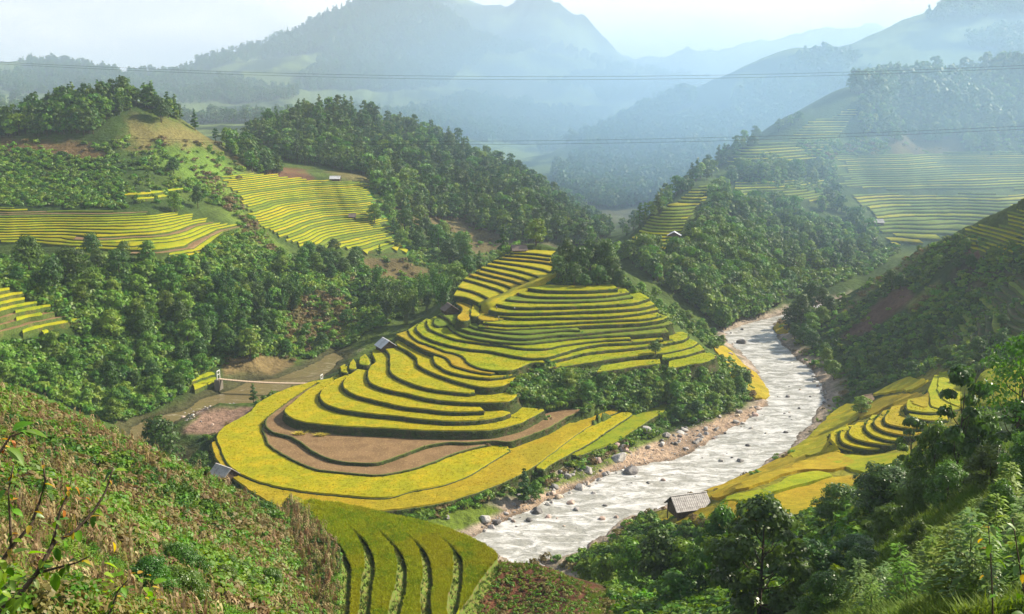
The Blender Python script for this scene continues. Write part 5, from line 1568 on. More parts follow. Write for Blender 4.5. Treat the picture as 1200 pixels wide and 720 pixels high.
# ------------------------------------------------------------------ power lines across the valley
m_wire = mat('dark power cable', (.03, .03, .035), .5, .3)
def wire(label, pts, rad=.03):
    W_ = np.array([from_d(x, y, d) for x, y, d in pts])
    # one hanging curve through the three measured points
    c = [np.polyfit(W_[:, 0], W_[:, k_], 2) for k_ in (1, 2)]
    xs = np.linspace(W_[0, 0] * 1.35, W_[-1, 0] * 1.35, 60)
    b = MB(); b.tube([(x, np.polyval(c[0], x), np.polyval(c[1], x)) for x in xs], rad, 5)
    tag(obj('power_cable', b.mesh('power_cable', [m_wire], True)), label, 'power cable', 'power cables spanning the valley')
wire('uppermost power cable crossing in front of the far mountain', [(-20,72,262),(600,90,270),(1220,76,262)])
wire('second cable just beneath the uppermost one', [(-20,74,262),(600,93.5,270),(1220,79,262)])
wire('third cable, crossing the valley at wooded hill height', [(-20,158,258),(640,165,266),(1220,147,258)])
wire('lowest cable of the four across the valley', [(-20,160,258),(640,169,266),(1220,150.5,258)])

# ------------------------------------------------------------------ stakes with white rags on the green terraces
for (px, py, l) in [(584.5, 376, 'short dark stake with a white rag at the left end of a middle green terrace'),
                    (603, 361, 'short white topped stake on a high green terrace'),
                    (582, 364, 'pale stake near the foot of the golden corridor of rice')]:
    p = ground(px, py, 200, 320)
    r = bpy.data.objects.new('stake', None); COL.objects.link(r); r.location = tuple(map(float, p)); tag(r, l, 'stake')
    b = MB(); b.tube([(0, 0, -.3), (.03, 0, .9)], .06, 5); obj('pole', b.mesh('pole', [m_wood]), r)
    b = MB(); b.box((0.03, 0, 1.0), (.22, .12, .32), rz=.4); obj('rag', b.mesh('rag', [m_white]), r)
# shocks of cut straw on the bare paddy
m_straw = mat('cut rice straw', (.62, .50, .06), .8, .1, noise=[(5, (.45, .36, .05), .45, .6)])
for (px, py, l) in [(351, 509, 'left one of two straw piles on the bare paddy'), (375.5, 511, 'right hand straw pile on the bare paddy')]:
    p = ground(px, py, 150, 240)
    me_ = blade_tuft(int(px), 160, .75, .09, .75, [m_straw], .9)
    tag(obj('straw_pile', me_, None, p, None, (1.7, 1.0, .9)), l, 'straw pile')

# ------------------------------------------------------------------ rocks
m_rock = mat('pale river rock', (.48, .45, .42), .85, .2, noise=[(.8, (.27, .25, .24), .45, .62), (5, .70, .45, .62)], bump=[(2.0, .12), (7, .03)], obj_rand=.22)
m_rockd = mat('dark wet rock', (.18, .17, .16), .6, .35, noise=[(1.1, (.11, .10, .10), .45, .62), (5, .70, .45, .62)], bump=[(2.0, .12)], obj_rand=.2)
m_rockp = mat('pinkish river rock', (.52, .40, .32), .85, .2, noise=[(.8, (.34, .25, .20), .45, .62), (5, .75, .45, .62)], bump=[(2.0, .12)], obj_rand=.2)
def rock_mesh(seed, m, sub=3):
    rs = np.random.RandomState(seed)
    bm = bmesh.new(); bmesh.ops.create_icosphere(bm, subdivisions=sub, radius=.5)
    V = np.array([v.co[:] for v in bm.verts])
    for _ in range(9):       # flat facets
        n_ = rs.randn(3); n_ /= np.linalg.norm(n_); d_ = rs.uniform(.27, .42)
        k_ = V @ n_ - d_; V -= np.where(k_ > 0, k_, 0)[:, None] * n_ * .9
    V *= 1 + .05 * fbm(V[:, :1] * 4 + seed, V[:, 1:2] * 4 + V[:, 2:] * 3, 3)
    V *= [1.0, rs.uniform(.65, .9), rs.uniform(.45, .7)]
    for v, c in zip(bm.verts, V): v.co = c
    me_ = bpy.data.meshes.new('rock'); bm.to_mesh(me_); bm.free(); me_.materials.append(m)
    return me_
rocks = [rock_mesh(i, [m_rock, m_rock, m_rockp, m_rockd][i % 4], 3) for i in range(10)]
def rock(p, size, label, group=None, i=None, rs=R, sink=.12):
    k_ = rs.randint(len(rocks)) if i is None else i
    o = obj('rock', rocks[k_], None, (p[0], p[1], p[2] + size * (.22 - sink)), (rs.uniform(-.2, .2), rs.uniform(-.2, .2), rs.uniform(0, 6.28)), size * rs.uniform(.85, 1.15))
    tag(o, label, 'rock', group)
    return o, k_, size
BIG = [(630,600,18,3,'big grey boulder, broadest of the group by the bottom river corner'),(568,614,17,0,'grey boulder at the lowest tip of the grassy bank'),
 (583,614,12,7,'brown grey boulder next to the lowest tip of the grassy bank'),(533,636,20,1,'flat white slab lying in the water at the bottom bend'),
 (607,586,12,3,'dark boulder just above the sandy patch on the bank'),(680,572,19,0,'rounded pale boulder at the waterline above the sandy spit'),
 (689,558,17,4,'whitish flat boulder beside the mossy grass on the bank'),(740,554,25,3,'long dark grey boulder half in the water'),
 (725,544,20,1,'broad pale boulder behind the long dark one'),(757,524,15,5,'pale pointed boulder near the upper gravel strip'),
 (780,523,13,0,'grey boulder near the upper gravel strip'),(797,514,12,8,'small white boulder at the top of the gravel bank'),
 (655,583,12,2,'brownish stone at the tip of the mossy spit'),(669,589,13,6,'pinkish stone standing in shallow water'),(702,549,11,2,'pink stone between two pale boulders'),
 (713,555,10,4,'pale stone by the water next to the long dark boulder'),(620,610,12,7,'grey stone in front of the biggest boulder'),(643,606,10,2,'flat brown stone at the water in front of the biggest boulder'),
 (524,622,9,3,'small black boulder on the grassy bank near the green steps'),(868,556-16,10,3,'dark stone alone in the middle of the river'),(876,522,9,3,'dark rock in the upper river below the long bend'),
 (921,507,8,7,'grey rock at the right bank of the upper river'),(884,487,11,2,'pinkish boulder at the left edge of the upper bend'),(705,608,10,6,'reddish rock in the river behind the big hut'),
 (723,606,9,2,'low pink rock in the river near the big hut'),(760,566,8,3,'small dark rock mid river below the long dark boulder'),(855,428,9,2,'flat stone by the far left bank of the river'),
 (868,402,16,3,'long dark rock in the white water at the far bend')]
for px, py, w_, i, l in BIG:
    p = from_z(px, py, .1)
    p[2] = max(float(gz(p[0], p[1])), -.15)
    rock(p, w_ * p[1] / FPX * 1.05, l, None, i)
RMARKS = [(630,600,'the broad grey boulder'),(740,554,'the long dark boulder'),(533,636,'the flat white slab'),(680,572,'the rounded pale boulder'),(780,523,'the upper gravel strip'),(868,402,'the far river bend'),(921,507,'the grey rock on the right bank'),(868,540,'the lone dark mid river rock'),(250,490,'the pool gravel bar'),(885,487,'the pink boulder at the upper bend'),(945,430,'the foot of the dark ridge'),(800,585,'the ribbed roof hut'),(725,544,'the broad pale boulder'),(607,586,'the dark boulder above the sandy patch'),(575,614,'the lowest tip of the grassy bank'),(705,608,'the reddish rock by the hut'),(970,480,'the bushes on the right bank')]
STREWN = []
def strew(n, poly, s0, s1, label, group, dmin=150, dmax=350, maxw=3.0):
    q = np.array(poly, float)
    W_ = []
    px = R.uniform(q[:, 0].min(), q[:, 0].max(), n * 12); py = R.uniform(q[:, 1].min(), q[:, 1].max(), n * 12)
    k_ = inpoly(px, py, poly)
    P_ = from_z(px[k_], py[k_], .2)[:n]
    for p in P_:
        p[2] = max(float(gz(p[0], p[1])), -.1)
        if p[2] > 2.5: continue
        o, k2, sz = rock(p, R.uniform(s0 ** .5, s1 ** .5) ** 2 if R.rand() < .8 else s1 * 1.2, label, group)
        STREWN.append((o, ('small ' if sz < .9 else 'larger ') + ['pale grey', 'pale grey', 'pinkish', 'dark'][k2 % 4] + ' stone', p))
strew(150, [(553,628),(585,606),(620,585),(660,560),(700,543),(745,522),(800,500),(880,478),(896,474),(882,492),(850,510),(800,535),(735,550),(700,566),(660,582),(632,598),(590,618)], .4, 1.7, 'stone among many on the gravel bank left of the river', 'stones strewn over the gravel bank')
strew(34, [(590,620),(640,600),(700,570),(800,538),(880,500),(900,470),(900,420),(940,440),(960,470),(930,505),(870,540),(780,570),(700,600),(650,640)], .4, 1.3, 'stone breaking the surface of the pale river', 'stones in the river')
strew(34, [(910,385),(930,410),(960,445),(975,470),(960,490),(966,470),(945,430),(905,392)], .5, 1.2, 'stone along the right bank under the dark ridge', 'stones along the right bank')
strew(40, [(235,470),(300,474),(290,495),(240,512),(215,500),(200,480),(262,458)], .4, 1.0, 'stone on the brown gravel bar by the pool', 'stones round the brown pool')
strew(16, [(845,385),(880,380),(865,395),(850,415),(840,400)], .5, 1.3, 'stone at the far bend of the river', 'stones at the far river bend')
name_by_marks(STREWN, RMARKS)
pp = []
for poly, n_ in [([(553,628),(585,606),(620,585),(660,560),(700,543),(745,522),(800,500),(880,478),(896,474),(884,493),(850,512),(800,538),(735,553),(700,568),(660,585),(632,600),(590,622)], 2600), ([(215,500),(262,458),(300,474),(290,495),(240,512)], 700), ([(905,385),(945,425),(975,460),(960,495),(966,470),(945,432)], 500)]:
    q = np.array(poly, float); px = R.uniform(q[:, 0].min(), q[:, 0].max(), n_ * 5); py = R.uniform(q[:, 1].min(), q[:, 1].max(), n_ * 5)
    k_ = inpoly(px, py, poly); W_ = from_z(px[k_], py[k_], .2)[:n_]; W_[:, 2] = gz(W_[:, 0], W_[:, 1]); pp.append(W_[W_[:, 2] < 2.2])
small = [rock_mesh(40 + i, [m_rock, m_rockp, m_rockd][i % 3], 1) for i in range(5)]
scatter('gravel', 'pale cobbles and gravel along the water', np.concatenate(pp), small, .12, .55, tilt=.5)
# dead branch
b = MB(); p = from_z(566, 566, 1.6)
b.tube([p + [-2.2, -2, .2], p + [-1.4, -.6, .9], p + [0, 0, 1.3], p + [1.6, .8, 2.0]], [.16, .14, .11, .05], 6); b.tube([p + [-1.4, -.6, .9], p + [-.8, .4, 1.9]], [.09, .03], 5)
tag(obj('dead_branch', b.mesh('dead_branch', [mat('bleached driftwood', (.42, .33, .28), .9)], True)), 'bleached forked dead branch lying in bushes above the river bank', 'dead branch')
# ------------------------------------------------------------------ trees one can tell apart
def proto(kind, seeds, **kw):
    fn = {'tree': tree_mesh, 'bamboo': bamboo_mesh, 'pine': pine_mesh}[kind]
    return [(fn(s, **kw), kw.get('H', 9.0)) for s in seeds]
PR = {
 'round': proto('tree', (201, 202, 203), H=10, W=7.5, nl=11, leaves=2300, leaf=.42, lm='dark', low=.30, flat=.85),
 'mid': proto('tree', (204, 205, 206), H=9, W=6.5, nl=10, leaves=1900, leaf=.42, lm='mid', low=.22),
 'light': proto('tree', (207, 208), H=7, W=5.5, nl=9, leaves=1600, leaf=.40, lm='light', low=.18),
 'bamboo': proto('bamboo', (209, 210, 211), H=13, W=6.5, lm='mid'),
 'bamboo_dark': proto('bamboo', (212, 213), H=12, W=6, lm='dark'),
 'pine': proto('pine', (214, 215), H=10, W=4.6, leaves=1300, leaf=.42, lm='dark', joined=False),
 'near': proto('tree', (216, 217), H=9.5, W=7.2, nl=34, leaves=9500, leaf=.23, lm='glossy', low=.16, flat=.75, trunk_r=.15, asp=1.8, limbs=16, lr=(.09, .16)),
 'near_dense': proto('tree', (218, 219), H=8, W=7.4, nl=36, leaves=12000, leaf=.20, lm='glossy', low=.06, flat=.9, trunk_r=.15, limbs=10, lr=(.11, .19)),
 'slender': proto('tree', (220,), H=8, W=3.6, nl=12, leaves=2800, leaf=.23, lm='glossy', low=.34, flat=.7, trunk_r=.11, limbs=10, lr=(.12, .22)),
 'sparse': proto('tree', (221,), H=9, W=6.2, nl=13, leaves=2600, leaf=.20, lm='glossy', low=.40, flat=.55, trunk_r=.13, limbs=13),
}
def put_tree(p, kind, H, label, group=None, name='tree', i=None, cat=None, rs=R, wide=1.0):
    (t_, c_), H0 = PR[kind][rs.randint(len(PR[kind])) if i is None else i % len(PR[kind])]
    r = bpy.data.objects.new(name, None); COL.objects.link(r)
    r.location = (float(p[0]), float(p[1]), float(p[2]) - .15)
    s = H / H0
    r.rotation_euler = (0, 0, rs.uniform(0, 6.28)); r.scale = (s * wide, s * wide, s)
    tag(r, label, cat or ('bamboo' if 'bamboo' in kind else 'tree'), group)
    obj('trunk' if 'bamboo' not in kind else 'culms', t_, r); obj('crown', c_, r)
    return r
W0 = {'near': 7.2, 'near_dense': 7.4, 'slender': 3.6, 'sparse': 6.2, 'round': 7.5, 'mid': 6.5, 'light': 5.5}
def T(px, py, H, kind, label, group=None, dmin=0, dmax=700, name=None, d=None, top=None, wpx=None, **kw):
    if d is not None:
        p = from_d(px, py, d); p[2] = float(topz(p[0], p[1]))
    else:
        p = ground(px, py, dmin, dmax)
        if np.isnan(p[0]): print('NO HIT', label); return
    p[2] = float(gz(p[0], p[1])) if layer_at([p[0]], [p[1]])[0] < 0 else p[2]
    if top is not None: H = max(1.5, float(from_d(px, top, p[1])[2]) - p[2])
    if wpx is not None: kw['wide'] = (wpx * p[1] / FPX) / (W0[kind] * H / PR[kind][0][1])
    return put_tree(p, kind, H, label, group, name or {'pine': 'conifer', 'bamboo': 'bamboo_clump', 'bamboo_dark': 'bamboo_clump'}.get(kind, 'tree'), **kw)

# the clump on the spur
CL = [(654,331,8.5,.85),(664,321,11.5,.75),(673,333,7.5,.95),(682,325,10,.85),(692,321,11,.9),(702,335,7.5,1.0),(711,326,11.8,.8),(718,335,8.5,.9),(725,339,6,.9),(686,338,4.5,1.0)]
ordn = ['first','second','third','fourth','fifth','sixth','seventh','eighth','ninth','tenth','eleventh','twelfth','thirteenth','fourteenth','fifteenth','sixteenth']
for k_, (px, py, H, wd_) in enumerate(sorted(CL)):
    T(px, py, H * .95, 'round', '%s dark round tree from the left in the clump on the terraced spur' % ordn[k_], 'clump of trees on top of the terraced spur', 270, 330, wide=wd_)
T(628, 289, 9, 'light', 'open pale tree on the crest behind the low dark hut', None, 290, 360)
T(548, 300, 9, 'round', 'dark tree at the top left edge of the upper flight of terraces', None, d=335)
T(535, 318, 9, 'mid', 'bushy tree at the left edge halfway up the upper terraces', None, d=322)
T(562, 295, 8, 'pine', 'narrow conifer left of the low dark hut', None, d=338)
T(590, 285, 11, 'pine', 'tall narrow conifer behind the low dark hut', None, d=345)
T(768, 419, 3.6, 'round', 'round dark tree standing alone on the lowest green terraces', None, 215, 260, wide=1.25)
T(614, 575, 7.2, 'pine', 'dark feathery conifer at the river bank below the golden strip', None, d=181, wide=1.1)
T(628, 572, 4.2, 'mid', 'small leafy tree leaning against the dark conifer by the river', None, d=183)
T(189, 536, 12, 'round', 'dark round tree standing alone in front of the muddy river', None, d=203)
T(297, 470, 5.2, 'pine', 'small dark tree on the bank just below the footbridge', None, d=243)
T(231, 545, 6.5, 'round', 'broad dark tree beside the half hidden grey hut', None, d=188)
T(212, 548, 5.0, 'mid', 'low dark tree between the lone round tree and the half hidden hut', None, d=190)
T(1048, 297, 6.6, 'round', 'round dark tree at the top of the brown strip on the right ridge', None, d=309)
T(1058, 293, 5.0, 'round', 'smaller round tree right beside the ridge top tree', None, d=306)
T(938, 385, 12, 'round', 'tall dark tree at the foot of the brown strip on the right ridge', None, 290, 360, wide=.8)
T(948, 372, 12, 'round', 'tallest dark tree behind the foot of the right ridge', None, 300, 360, wide=.7)
T(950, 395, 8, 'mid', 'mid green tree in front of the tall pair on the right ridge', None, 280, 360)
T(445, 300, 5, 'pine', 'lone small tree at the lower edge of the bright left terraces', None, 330, 460)
T(204, 206, 7.5, 'round', 'dark tree in the green scrub above the left terraces', None, 330, 520)
T(232, 244, 9, 'round', 'tall dark tree at the right end of the far left terraces', None, 330, 520, wide=.7)
T(205, 250, 8, 'mid', 'bushy tree beside the far left terraces', None, 330, 520)
T(35, 322, 11, 'round', 'tall dark round tree below the far left terraces', None, 230, 330)
T(84, 336, 10.5, 'round', 'broad black green tree right of the tall dark round one', None, 230, 330, wide=1.3)
T(1010, 470, 4.6, 'light', 'bright green bushy tree beside the little thatched hut', None, d=219, wide=1.15)
T(1045, 262, 5, 'pine', 'tiny lone conifer between the two bands of hazy right terraces', None, 400, 700) if False else None

ADJ = {'round': 'dark rounded tree', 'mid': 'mid green tree', 'light': 'light green tree', 'pine': 'dark conifer', 'bamboo': 'bamboo clump', 'bamboo_dark': 'dark bamboo clump'}
NTH = ['second', 'third', 'fourth', 'fifth', 'sixth', 'seventh', 'eighth', 'ninth', 'tenth', 'eleventh', 'twelfth', 'thirteenth', 'fourteenth', 'fifteenth', 'sixteenth']
USED = {}
MARKS = [(35,290,'the dark tree below the far left terraces'),(190,495,'the lone round tree by the muddy river'),(254,436,'the left tower of the footbridge'),(385,438,'the right tower of the footbridge'),
 (320,432,'the brown ploughed plot behind the footbridge'),(447,398,'the pale tin roofed hut'),(527,358,'the brown roofed hut'),(98,388,'the striped steps at the left edge'),(230,448,'the small steps beside the footbridge'),
 (413,257,'the tiny hut in the bright terraces'),(445,290,'the lone small tree under the bright terraces'),(480,298,'the right corner of the bright terraces'),(300,262,'the left corner of the bright terraces'),(430,213,'the top corner of the bright terraces'),
 (30,455,'the left end of the corn ridge'),(120,500,'the middle of the corn ridge'),(607,292,'the hut on the crest'),(150,105,'the top of the left hill'),(20,130,'the left edge skyline'),(235,150,'the right shoulder of the left hill'),
 (1048,288,'the ridge top tree'),(940,360,'the tall tree under the right ridge'),(985,360,'the brown strip on the right ridge'),(1030,375,'the red soil of the right ridge'),(1015,467,'the little thatched hut'),(975,455,'the right river bank'),
 (1140,290,'the pale green steps of the right ridge'),(1085,445,'the top of the right bank terraces'),(1180,400,'the right edge above the green field'),(768,412,'the tree on the green terraces'),(640,432,'the lower end of the green terraces'),
 (840,420,'the lower right tip of the green terraces'),(742,340,'the top right of the green terraces'),(790,385,'the right rim of the green terraces'),(880,470,'the tip of the riverside golden strip'),(745,485,'the yellow strip beside the gravel'),
 (680,470,'the brown strip under the thicket'),(360,385,'the light green slope left of the bamboo'),(260,345,'the dark bamboo plumes'),(200,400,'the shaded hollow of the left wood'),(160,440,'the wood above the muddy bend'),(300,390,'the gully above the ploughed plot')]
def grove(n, poly, kinds, h0, h1, label, group, dmin, dmax, name=None, sep=4.0, wide=1.0):
    W = sample_px(poly, n * 6, dmin, dmax)
    W = off_water(off_crops(W), 2.5)
    kept = []
    for p in W:
        if all((p[0] - q[0]) ** 2 + (p[1] - q[1]) ** 2 > sep ** 2 for q in kept): kept.append(p)
        if len(kept) >= n: break
    kept.sort(key=lambda p: to_px(p)[0])
    cnt = {}
    kds = [kinds[R.randint(len(kinds))] for _ in kept]
    if '%s' not in label:
        rec = []
        for i, p in enumerate(kept):
            a_, b_ = to_px(p); b_ = b_ - 12
            j = min(range(len(MARKS)), key=lambda j: (MARKS[j][0] - a_) ** 2 + (MARKS[j][1] - b_) ** 2)
            rec.append((math.hypot(MARKS[j][0] - a_, MARKS[j][1] - b_), ADJ[kds[i]], MARKS[j][2], i))
        lab = {}
        for dist, ad, mk, i in sorted(rec):
            USED[(ad, mk)] = USED.get((ad, mk), 0) + 1
            c = USED[(ad, mk)]
            o_ = (('' if c == 1 else NTH[c - 2] + ' ') + 'nearest to ') if c - 2 < len(NTH) else 'among the farthest out from '
            lab[i] = ad + ', ' + o_ + mk
    for i, p in enumerate(kept):
        kd = kds[i]
        p = np.array(p); p[2] = float(gz(p[0], p[1]))
        l = lab[i] if '%s' not in label else label % ordn[min(i, 15)]
        put_tree(p, kd, R.uniform(h0, h1), l, group, name or {'pine': 'conifer', 'bamboo': 'bamboo_clump', 'bamboo_dark': 'bamboo_clump'}.get(kd, 'tree'), wide=wide)
    return kept
grove(13, [(238,352),(345,345),(352,375),(250,385)], ['bamboo_dark', 'bamboo'], 9, 12, '%s bamboo plume from the left on the slope below the far left terraces', 'bamboo plumes on the left slope', 230, 340, sep=4)
grove(16, [(425,415),(440,345),(500,330),(540,335),(520,380),(470,400),(440,420)], ['bamboo', 'bamboo_dark', 'bamboo'], 9, 13, '%s tall bamboo clump from the left beside the terraced spur', 'bamboo beside the terraced spur', 250, 400, sep=4)
grove(22, [(430,255),(470,250),(520,285),(560,300),(520,320),(490,300),(470,290)], ['pine', 'round', 'mid', 'pine'], 8, 12, '', 'dark trees right of the bright terraces', 360, 520, sep=6)
grove(16, [(310,300),(400,300),(440,315),(420,330),(330,325)], ['round', 'mid'], 6, 9, '', 'tree belt below the bright terraces', 280, 420, sep=6)
grove(70, [(0,330),(60,330),(110,300),(250,315),(330,370),(320,420),(260,430),(200,470),(150,480),(115,455),(160,420),(110,395),(90,360),(40,335)], ['round', 'mid', 'round', 'mid', 'round', 'light'], 4.5, 9.5, '', 'wood above the brown pool', 190, 340, sep=5)
grove(26, [(0,430),(60,415),(120,440),(200,480),(170,500),(120,495),(60,470),(0,450)], ['mid', 'light', 'round'], 3.5, 7, '', 'trees behind the corn ridge', 170, 260, sep=5)
grove(14, [(330,330),(430,320),(440,350),(400,400),(390,415),(330,420),(340,370)], ['mid', 'round', 'light'], 3.5, 6.5, '', 'small trees left of the bamboo', 260, 420, sep=6)
grove(26, [(905,385),(950,350),(1000,310),(1040,290),(1030,310),(990,345),(950,400),(985,440),(970,460),(930,410)], ['round', 'mid'], 4.5, 8, '', 'trees on the left shoulder of the right ridge', 240, 360, sep=6)
grove(22, [(1000,440),(1060,400),(1150,380),(1200,390),(1200,430),(1110,436),(1000,455)], ['round'], 2.5, 4.5, '', 'shaded small trees above the right bank terraces', 200, 280, sep=5)
grove(10, [(1060,340),(1110,300),(1160,290),(1170,310),(1100,330)], ['mid', 'round'], 3.5, 5.5, '%s rounded tree from the left just under the pale green steps', 'rounded trees on the right ridge', 230, 320, sep=6)
grove(24, [(640,455),(700,445),(800,445),(880,450),(885,475),(830,492),(760,490),(690,470)], ['mid', 'light', 'mid', 'round'], 2.8, 5.0, '', 'bushy trees between terraces and river', 205, 290, sep=4)
grove(26, [(735,330),(760,345),(850,405),(835,412),(790,375),(740,345)], ['mid', 'light'], 2.2, 4.5, '', 'small trees in the gully beside the green terraces', 270, 335, sep=4)
grove(22, [(0,130),(100,108),(160,102),(215,135),(250,160),(200,150),(120,130),(0,150)], ['pine', 'round'], 8, 12, '', 'skyline trees of the far left hill', 400, 520, sep=8)

# trees of the near right side
T(888, 742, 10.2, 'near', 'tall glossy leaved tree, tallest in the bottom right thicket', None, d=66, i=0, top=578, wpx=130)
T(842, 705, 7.2, 'near', 'glossy tree just left of the tallest one in the thicket', None, d=88, i=1, top=588, wpx=62)
T(1032, 655, 8.4, 'near_dense', 'broad dense dark tree below the long golden field', None, d=84, i=0, top=545, wpx=96)
T(980, 655, 5.4, 'near_dense', 'shaded bushy tree left of the broad dense one', None, d=98, i=1, top=566, wpx=60)
T(950, 722, 5.0, 'near', 'shaded tree right of the tallest glossy one', None, d=70, i=1, top=632, wpx=80)
T(1000, 722, 5.0, 'near_dense', 'black green shrubby tree under the broad dense one', None, d=72, i=1, top=628, wpx=70)
T(1120, 556, 8.6, 'slender', 'slender tree with a small crown before the bright green field', None, d=68, top=417, wpx=64)
T(1183, 590, 10.5, 'sparse', 'sparse leaved tree with bare branches on the right slope', None, d=58, top=385, wpx=95)
T(1092, 580, 4.6, 'near_dense', 'dark bushy tree beneath the slender tree', None, d=74, i=0, top=492, wpx=60)
T(1142, 575, 5.2, 'near_dense', 'dark bushy tree between slender and sparse trees', None, d=68, i=1, top=478, wpx=66)
T(1203, 600, 6.0, 'near', 'dark leafy tree at the right edge under the sparse tree', None, d=58, i=0, top=462, wpx=80)
T(1064, 560, 4.5, 'slender', 'thin leafy tree in front of the curved yellow terraces', None, d=96, top=482, wpx=36)
for k_, (px, py, top, wp, kd, d_, l) in enumerate([(1070,600,560,44,'near_dense',66,'low black green shrub at the upper rim of the grass slope'),(1110,592,540,60,'near_dense',60,'dark shrub under the slender tree on the grass slope'),
      (1158,585,520,70,'near_dense',56,'dense shrub under the sparse tree'),(1200,600,505,80,'near_dense',50,'dense dark shrub at the right edge below the leafy tree'),(1040,640,590,50,'near_dense',70,'small shrub below the broad dense tree'),
      (1075,640,606,36,'near',52,'little glossy sapling on the open grass slope'),(1168,640,560,60,'near',40,'glossy sapling with hanging leaves on the right slope'),(1010,690,640,60,'near_dense',58,'bushy shrub above the pale weeds'),(965,735,668,70,'near_dense',52,'dark shrub at the bottom edge beside the pale weeds')]):
    T(px, py, 3, kd, l, None, d=d_, top=top, wpx=wp, name='shrub', cat='shrub')
for k_, (px, py, top, wp, kd, d_) in enumerate([(712,690,650,44,'light',118),(742,700,632,56,'mid',112),(772,706,622,64,'round',106),(802,700,632,56,'mid',104),(756,668,640,50,'round',124),(690,672,655,40,'light',124),(728,664,648,46,'light',130),(826,722,640,56,'round',92),(790,735,672,60,'mid',88),(862,700,640,50,'round',98),(905,660,612,46,'mid',110)]):
    T(px, py, 4, kd, ['bright green bush tree','green spreading tree','dark spreading tree','mid green tree','dark rounded tree','lowest bright green shrubby tree','bright shrubby tree','dark tree','leafy tree','dark little tree','leafy shrubby tree'][k_] + [' at the left rim of the gully',' second from the left rim of the gully',' in the middle of the gully thicket',' right of the darkest gully tree',' behind the middle of the gully',' beside the red soil',' at the water end of the gully',' left of the glossy trees',' at the bottom edge before the gully',' right behind the glossy trees',' under the golden field rim'][k_], 'trees in the gully below the big hut', d=d_, top=top, wpx=wp)

# ------------------------------------------------------------------ tall weeds and leafy plants close to the camera
def big_leaf(seed, L_=.22, W_=.11, m='pale'):
    rs = np.random.RandomState(seed)
    V = []; F = []
    xs = np.linspace(0, 1, 6)
    for x in xs:
        w_ = W_ * .5 * math.sin(pi * min(1, x ** .75 * .97 + .02)) ** .8
        z = -.25 * L_ * x * x; V += [(L_ * x, -w_, z + w_ * .35), (L_ * x, 0, z), (L_ * x, w_, z + w_ * .35)]
    for i in range(5):
        F += [(3*i, 3*i+1, 3*i+4, 3*i+3), (3*i+1, 3*i+2, 3*i+5, 3*i+4)]
    return mesh_np('leaf', np.array(V), np.array(F), [LM_[m]] if isinstance(m, str) else [m], smooth=True)
m_yleaf = leaf_mat('yellowing leaf', (.50, .33, .03), (.42, .38, .04), trans=.45)
m_oleaf = leaf_mat('orange leaf', (.50, .18, .03), (.45, .26, .03), trans=.45)
m_vleaf = leaf_mat('vivid green leaf', (.16, .32, .025), (.22, .38, .03), trans=.5, rough=.4)
LEAF = {'g': big_leaf(1, .20, .10, 'mid'), 'p': big_leaf(2, .20, .09, 'pale'), 'v': big_leaf(3, .20, .12, m_vleaf), 'y': big_leaf(4, .16, .08, m_yleaf), 'o': big_leaf(5, .15, .08, m_oleaf), 'd': big_leaf(6, .24, .12, 'dark')}

def weed_mesh(seed, H=2.0, n=70, L0=.22, lm='pale'):
    rs = np.random.RandomState(seed)
    b = MB()
    lean = rs.uniform(-.2, .2, 2)
    b.tube([(0, 0, -.2), (lean[0] * .3, lean[1] * .3, H * .5), (lean[0], lean[1], H)], [.018, .014, .005], 5)
    me1 = b.mesh('stem', [m_culm], True)
    C = []; Nn = []; V = []; F = []
    for i in range(n):
        f = rs.uniform(.12, 1) ** .8; z = H * f; an = i * 2.4
        side = rs.uniform(.02, .60) * (1.15 - f)
        o0 = np.array([lean[0] * f, lean[1] * f, z]) + np.array([cos(an), sin(an), .3]) * side
        dv_ = np.array([cos(an), sin(an), rs.uniform(-.3, .6)]); dv_ /= np.linalg.norm(dv_)
        s_ = np.cross(dv_, [0, 0, 1]); s_ /= np.linalg.norm(s_)
        L_ = L0 * rs.uniform(.5, 1.15) * (1.1 - .4 * f); wd = L_ * .42
        k_ = len(V)
        V += [o0, o0 + dv_ * L_ * .45 + s_ * wd * .5, o0 + dv_ * L_ + [0, 0, -L_ * .25], o0 + dv_ * L_ * .45 - s_ * wd * .5]
        F.append((k_, k_ + 1, k_ + 2, k_ + 3))
    return me1, mesh_np('foliage', np.array(V), np.array(F), [LM_[lm]])
WD = [weed_mesh(301, 2.1, 330, .27, 'pale'), weed_mesh(302, 1.8, 280, .22, 'light'), weed_mesh(303, 2.4, 360, .30, 'light'), weed_mesh(304, 1.6, 300, .20, 'pale')]
WL = []
def weed(p, k_, s, label, group):
    r = bpy.data.objects.new('tall_weed', None); COL.objects.link(r)
    r.location = tuple(map(float, p)); r.rotation_euler = (R.uniform(-.12, .12), R.uniform(-.12, .12), R.uniform(0, 6.28)); r.scale = (s, s, s)
    tag(r, label, 'weed', group)
    obj('stem', WD[k_][0], r); obj('foliage', WD[k_][1], r)
    WL.append((r, ['tall pale weed', 'slim light green weed', 'big light green weed', 'short pale weed'][k_], (float(p[0]), float(p[1]), float(p[2]) + 1.0)))
W = sample_px([(965,700),(1010,665),(1060,690),(1120,640),(1200,600),(1230,640),(1230,735),(960,735)], 150, 14, 46)
for i, p in enumerate(W[:95]):
    weed(p, R.randint(4), R.uniform(.7, 1.5) * (.75 if p[1] < 20 else 1), 'tall pale leafy weed in the mass at the bottom right corner', 'tall weeds in the bottom right corner')
W = sample_px([(-20,640),(60,600),(260,640),(330,700),(320,735),(-20,735)], 110, 8, 52)
for i, p in enumerate(W[:60]):
    weed(p, [1, 2, 1, 3][R.randint(4)], R.uniform(.3, .6), 'leafy green weed among the corn at the bottom left', 'leafy weeds in the near corn')
W = sample_px([(180,660),(300,640),(330,690),(310,735),(170,735)], 30, 20, 66)
